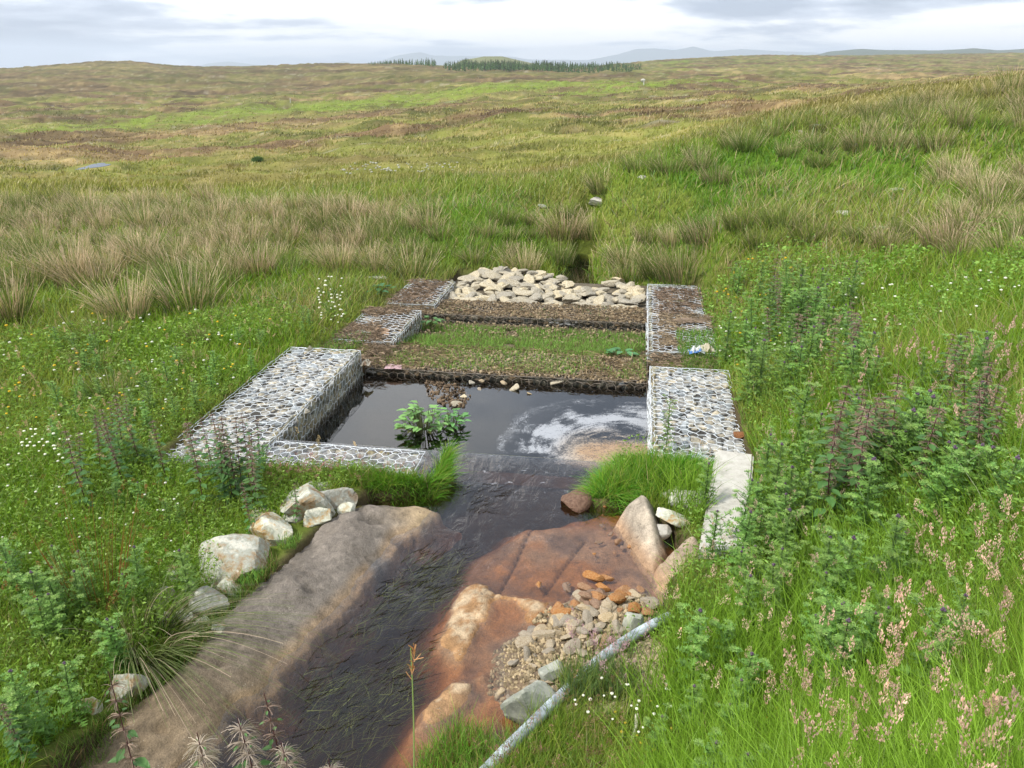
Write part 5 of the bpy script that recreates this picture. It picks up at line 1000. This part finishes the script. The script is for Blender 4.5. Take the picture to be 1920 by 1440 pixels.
# small flowers
def flowers(name, pts, c, size, label):
    m = M(); v, f = ico(1)
    for x, y, z in pts:
        r_ = math.hypot(x, y); s = max(size, .0017*r_)*rng.uniform(.7, 1.2); m.add(v*[s, s, s*.6]+[x, y, z], f, c)
    tag(m.obj(name, PETAL), label, 'flowers', kind='stuff')
def fspots(n, box, lift=1.0):
    out = []
    for k in range(n*3):
        u, v = rng.uniform(box[0], box[2]), rng.uniform(box[1], box[3]); x, y, z = find(u, v, .12); h = float(heightmap(np.array([x]), np.array([y]))[0])*lift
        if plantable(np.array([x]), np.array([y]), .05)[0]: out.append((x, y, z+h))
        if len(out) >= n: break
    return out
WHT = (.75, .75, .70)
flowers('white_flowers', fspots(42, (598, 545, 645, 615)), WHT, .014, 'dense patch of small white flowers left of the far gabions')
flowers('white_flowers', fspots(50, (0, 600, 520, 840)), WHT, .012, 'small white flowers scattered through the left meadow')
flowers('white_flowers', fspots(30, (40, 815, 140, 885)), WHT, .015, 'white clover heads low in the left meadow')
flowers('white_flowers', fspots(26, (0, 880, 340, 1080)), WHT, .011, 'white clover heads behind the rush clumps at the left')
flowers('white_flowers', fspots(38, (1340, 610, 1500, 700)), WHT, .012, 'small white flowers right of the right gabions')
flowers('white_flowers', fspots(40, (1500, 540, 1900, 660)), WHT, .012, 'small white flowers on the right slope')
flowers('white_flowers', fspots(24, (1070, 1270, 1260, 1400)), WHT, .010, 'white clover heads on the stony ground right of the pipe')
flowers('yellow_flowers', fspots(55, (0, 600, 560, 800)), (.75, .55, .03), .012, 'yellow buttercups scattered through the left meadow')
flowers('yellow_flowers', fspots(34, (1330, 500, 1500, 700)), (.75, .55, .03), .013, 'yellow buttercups among the thistles right of the gabions')
flowers('yellow_flowers', fspots(50, (1150, 1290, 1640, 1440), .6), (.60, .48, .04), .011, 'yellow patches in the grass at the bottom right')
flowers('cotton_grass', fspots(60, (640, 312, 860, 332)), (.5, .5, .42), .02, 'white cotton grass dots on the middle moor')
# weed trailing in the dark water
def weed(poly, n, z0, z1, label, c):
    p = np.array(poly)[:, :2]; lo, hi = p.min(0), p.max(0); X = rng.uniform(lo[0], hi[0], n*4); Y = rng.uniform(lo[1], hi[1], n*4); ok = (sdf(poly, X, Y) > 0) & (fbm(X*3, Y*3, 3, 181)+rng.normal(0, .07, len(X)) > .46); X, Y = X[ok][:n], Y[ok][:n]; N = len(X)
    a = R(58)+rng.normal(0, .5, N); d = np.stack([np.cos(a), np.sin(a), rng.normal(0, .03, N)], 1); col = np.array(c)*rng.uniform(.4, 1.7, (N, 1))
    m = M(); ribbons(m, np.stack([X, Y, rng.uniform(z0, z1, N)], 1), d, rng.uniform(.04, .22, N), .0045, rng.normal(0, .4, (N, 3))*[1, 1, .05], .5, col, col, 4, blunt=.4); tag(m.obj('water_weed', LEAF), label, 'water weed', kind='stuff')
DEEP = px([(850, 1000), (890, 1000), (860, 1080), (830, 1150), (800, 1240), (770, 1320), (680, 1420), (480, 1440), (520, 1310), (600, 1210), (700, 1110), (760, 1030)])
weed(DEEP, 2300, -.24, -.08, 'green weed streaming under the water beside the slab', (.13, .165, .05))
weed(DEEP, 420, -.052, -.046, 'dark weed strands lying on the stream surface', (.012, .014, .008))
weed(px([(860, 900), (1000, 890), (960, 940), (880, 980)]), 90, -.052, -.045, 'dark twigs and strands caught in the riffle', (.02, .018, .012))
# ---- distance: conifer plantation, posts, pond, bush
m = M()
def conifers(pts, n, D0, D1, h0, h1):
    for i in range(n):
        u = rng.uniform(pts[0][0], pts[-1][0]); D = D0+(D1-D0)*rng.random()**1.5; w_ = np.interp(u, [p[0] for p in pts], [p[1] for p in pts])
        x = (u-960)/F*D; y = D*CP; z = float(gz(x, y)[0]); h = rng.uniform(h0, h1)*w_*(.6+.8*float(fbm(np.array([u*.06]), np.array([D*.02]), 3, 190)[0])); nb = 24; t = np.linspace(.05, .98, nb)**.9; a = rng.uniform(0, 6.28, nb); rad = h*.26*(1-t)+.12
        c1 = np.array([.045, .085, .025])*rng.uniform(.6, 1.5); p = np.stack([x+0*t, y+0*t, z+h*t], 1); ribbons(m, p, np.stack([np.cos(a), np.sin(a), np.full(nb, -.35)], 1), rad*1.1, h*.13, np.array([0, 0, -1.0]), .15, c1, c1*1.5, 2)
        segs(m, [(x, y, z-1)], [(x, y, z+h*1.05)], h*.02, (.05, .04, .03))
conifers([(850, .55), (900, .85), (960, .8), (1060, .75), (1110, .6), (1170, .3)], 1100, 560, 700, 3.2, 5.8); conifers([(728, .35), (770, .6), (832, 1), (838, .9)], 150, 640, 700, 3, 4.5)
tag(m.obj('plantation', LEAF), 'dark green conifer plantation on the skyline', 'wood', kind='stuff')
def marker(u, v, hpx, label):
    x, y, z = hit(u, v, 30); d_ = y*CP+(H-z)*SP; h = hpx/F*d_; m = M(); tube(m, [(x, y, z-.1), (x, y, z+h*.8), (x, y, z+h)], [h*.11, h*.11, h*.03], 6, (.6, .6, .58)); tag(m.obj('marker_post', PETAL), label, 'post')
marker(1207, 160, 9, 'white marker post standing on the far moor'); marker(545, 194, 8, 'pale post on the far side of the green strip')
x, y, z = hit(180, 325, 30); th = np.linspace(0, 6.283, 28)[:-1]; rw = 1+.25*np.sin(th*3+1); v = np.stack([PONDX+np.cos(th)*rw*.95, PONDY+np.sin(th)*rw*2.6, np.full(27, PONDZ-.155)], 1); m = M(); m.add(v, np.arange(27)[None]); mm_ = simple('pond_water', (.03, .03, .035), .05)
tag(m.obj('pond', mm_), kind='structure')
def bush(u, v, wpx, label, c=(.05, .09, .03)):
    x, y, z = hit(u, v, 15); d_ = y*CP+(H-z)*SP; s = wpx/F*d_*.5; n = 500; d = norm(rng.normal(size=(n, 3))); d[:, 2] = abs(d[:, 2])*.8; m = M(); ribbons(m, np.array([0, 0, .05])+d*s*rng.uniform(.2, .8, (n, 1)), d+rng.normal(0, .4, (n, 3)), s*.35, s*.1, np.array([0, 0, -1.0]), .2, np.array(c)*rng.uniform(.5, 1.4, (n, 1)), np.array(c)*1.5, 2)
    tag(m.obj('bush', LEAF, loc=(x, y, z)), label, 'bush')
bush(483, 303, 24, 'small dark bush alone on the middle moor')
# ---- the air
bm = bmesh.new(); bmesh.ops.create_cube(bm, size=1); me = bpy.data.meshes.new('haze')
for v_ in bm.verts: v_.co = (v_.co.x*9000, v_.co.y*14400+2600, -200 if v_.co.z < 0 else 130)
bm.to_mesh(me); bm.free(); hz = bpy.data.objects.new('haze', me); COL.objects.link(hz); hz['kind'] = 'stuff'
hm = bpy.data.materials.new('haze'); hm.use_nodes = True; t = NT(hm.node_tree); pv_ = t.n('ShaderNodeVolumePrincipled', {'Color': (.78, .86, .96), 'Density': .00022, 'Anisotropy': .2}); o_ = t.n('ShaderNodeOutputMaterial'); t.t.links.new(pv_.outputs[0], o_.inputs[1]); me.materials.append(hm)
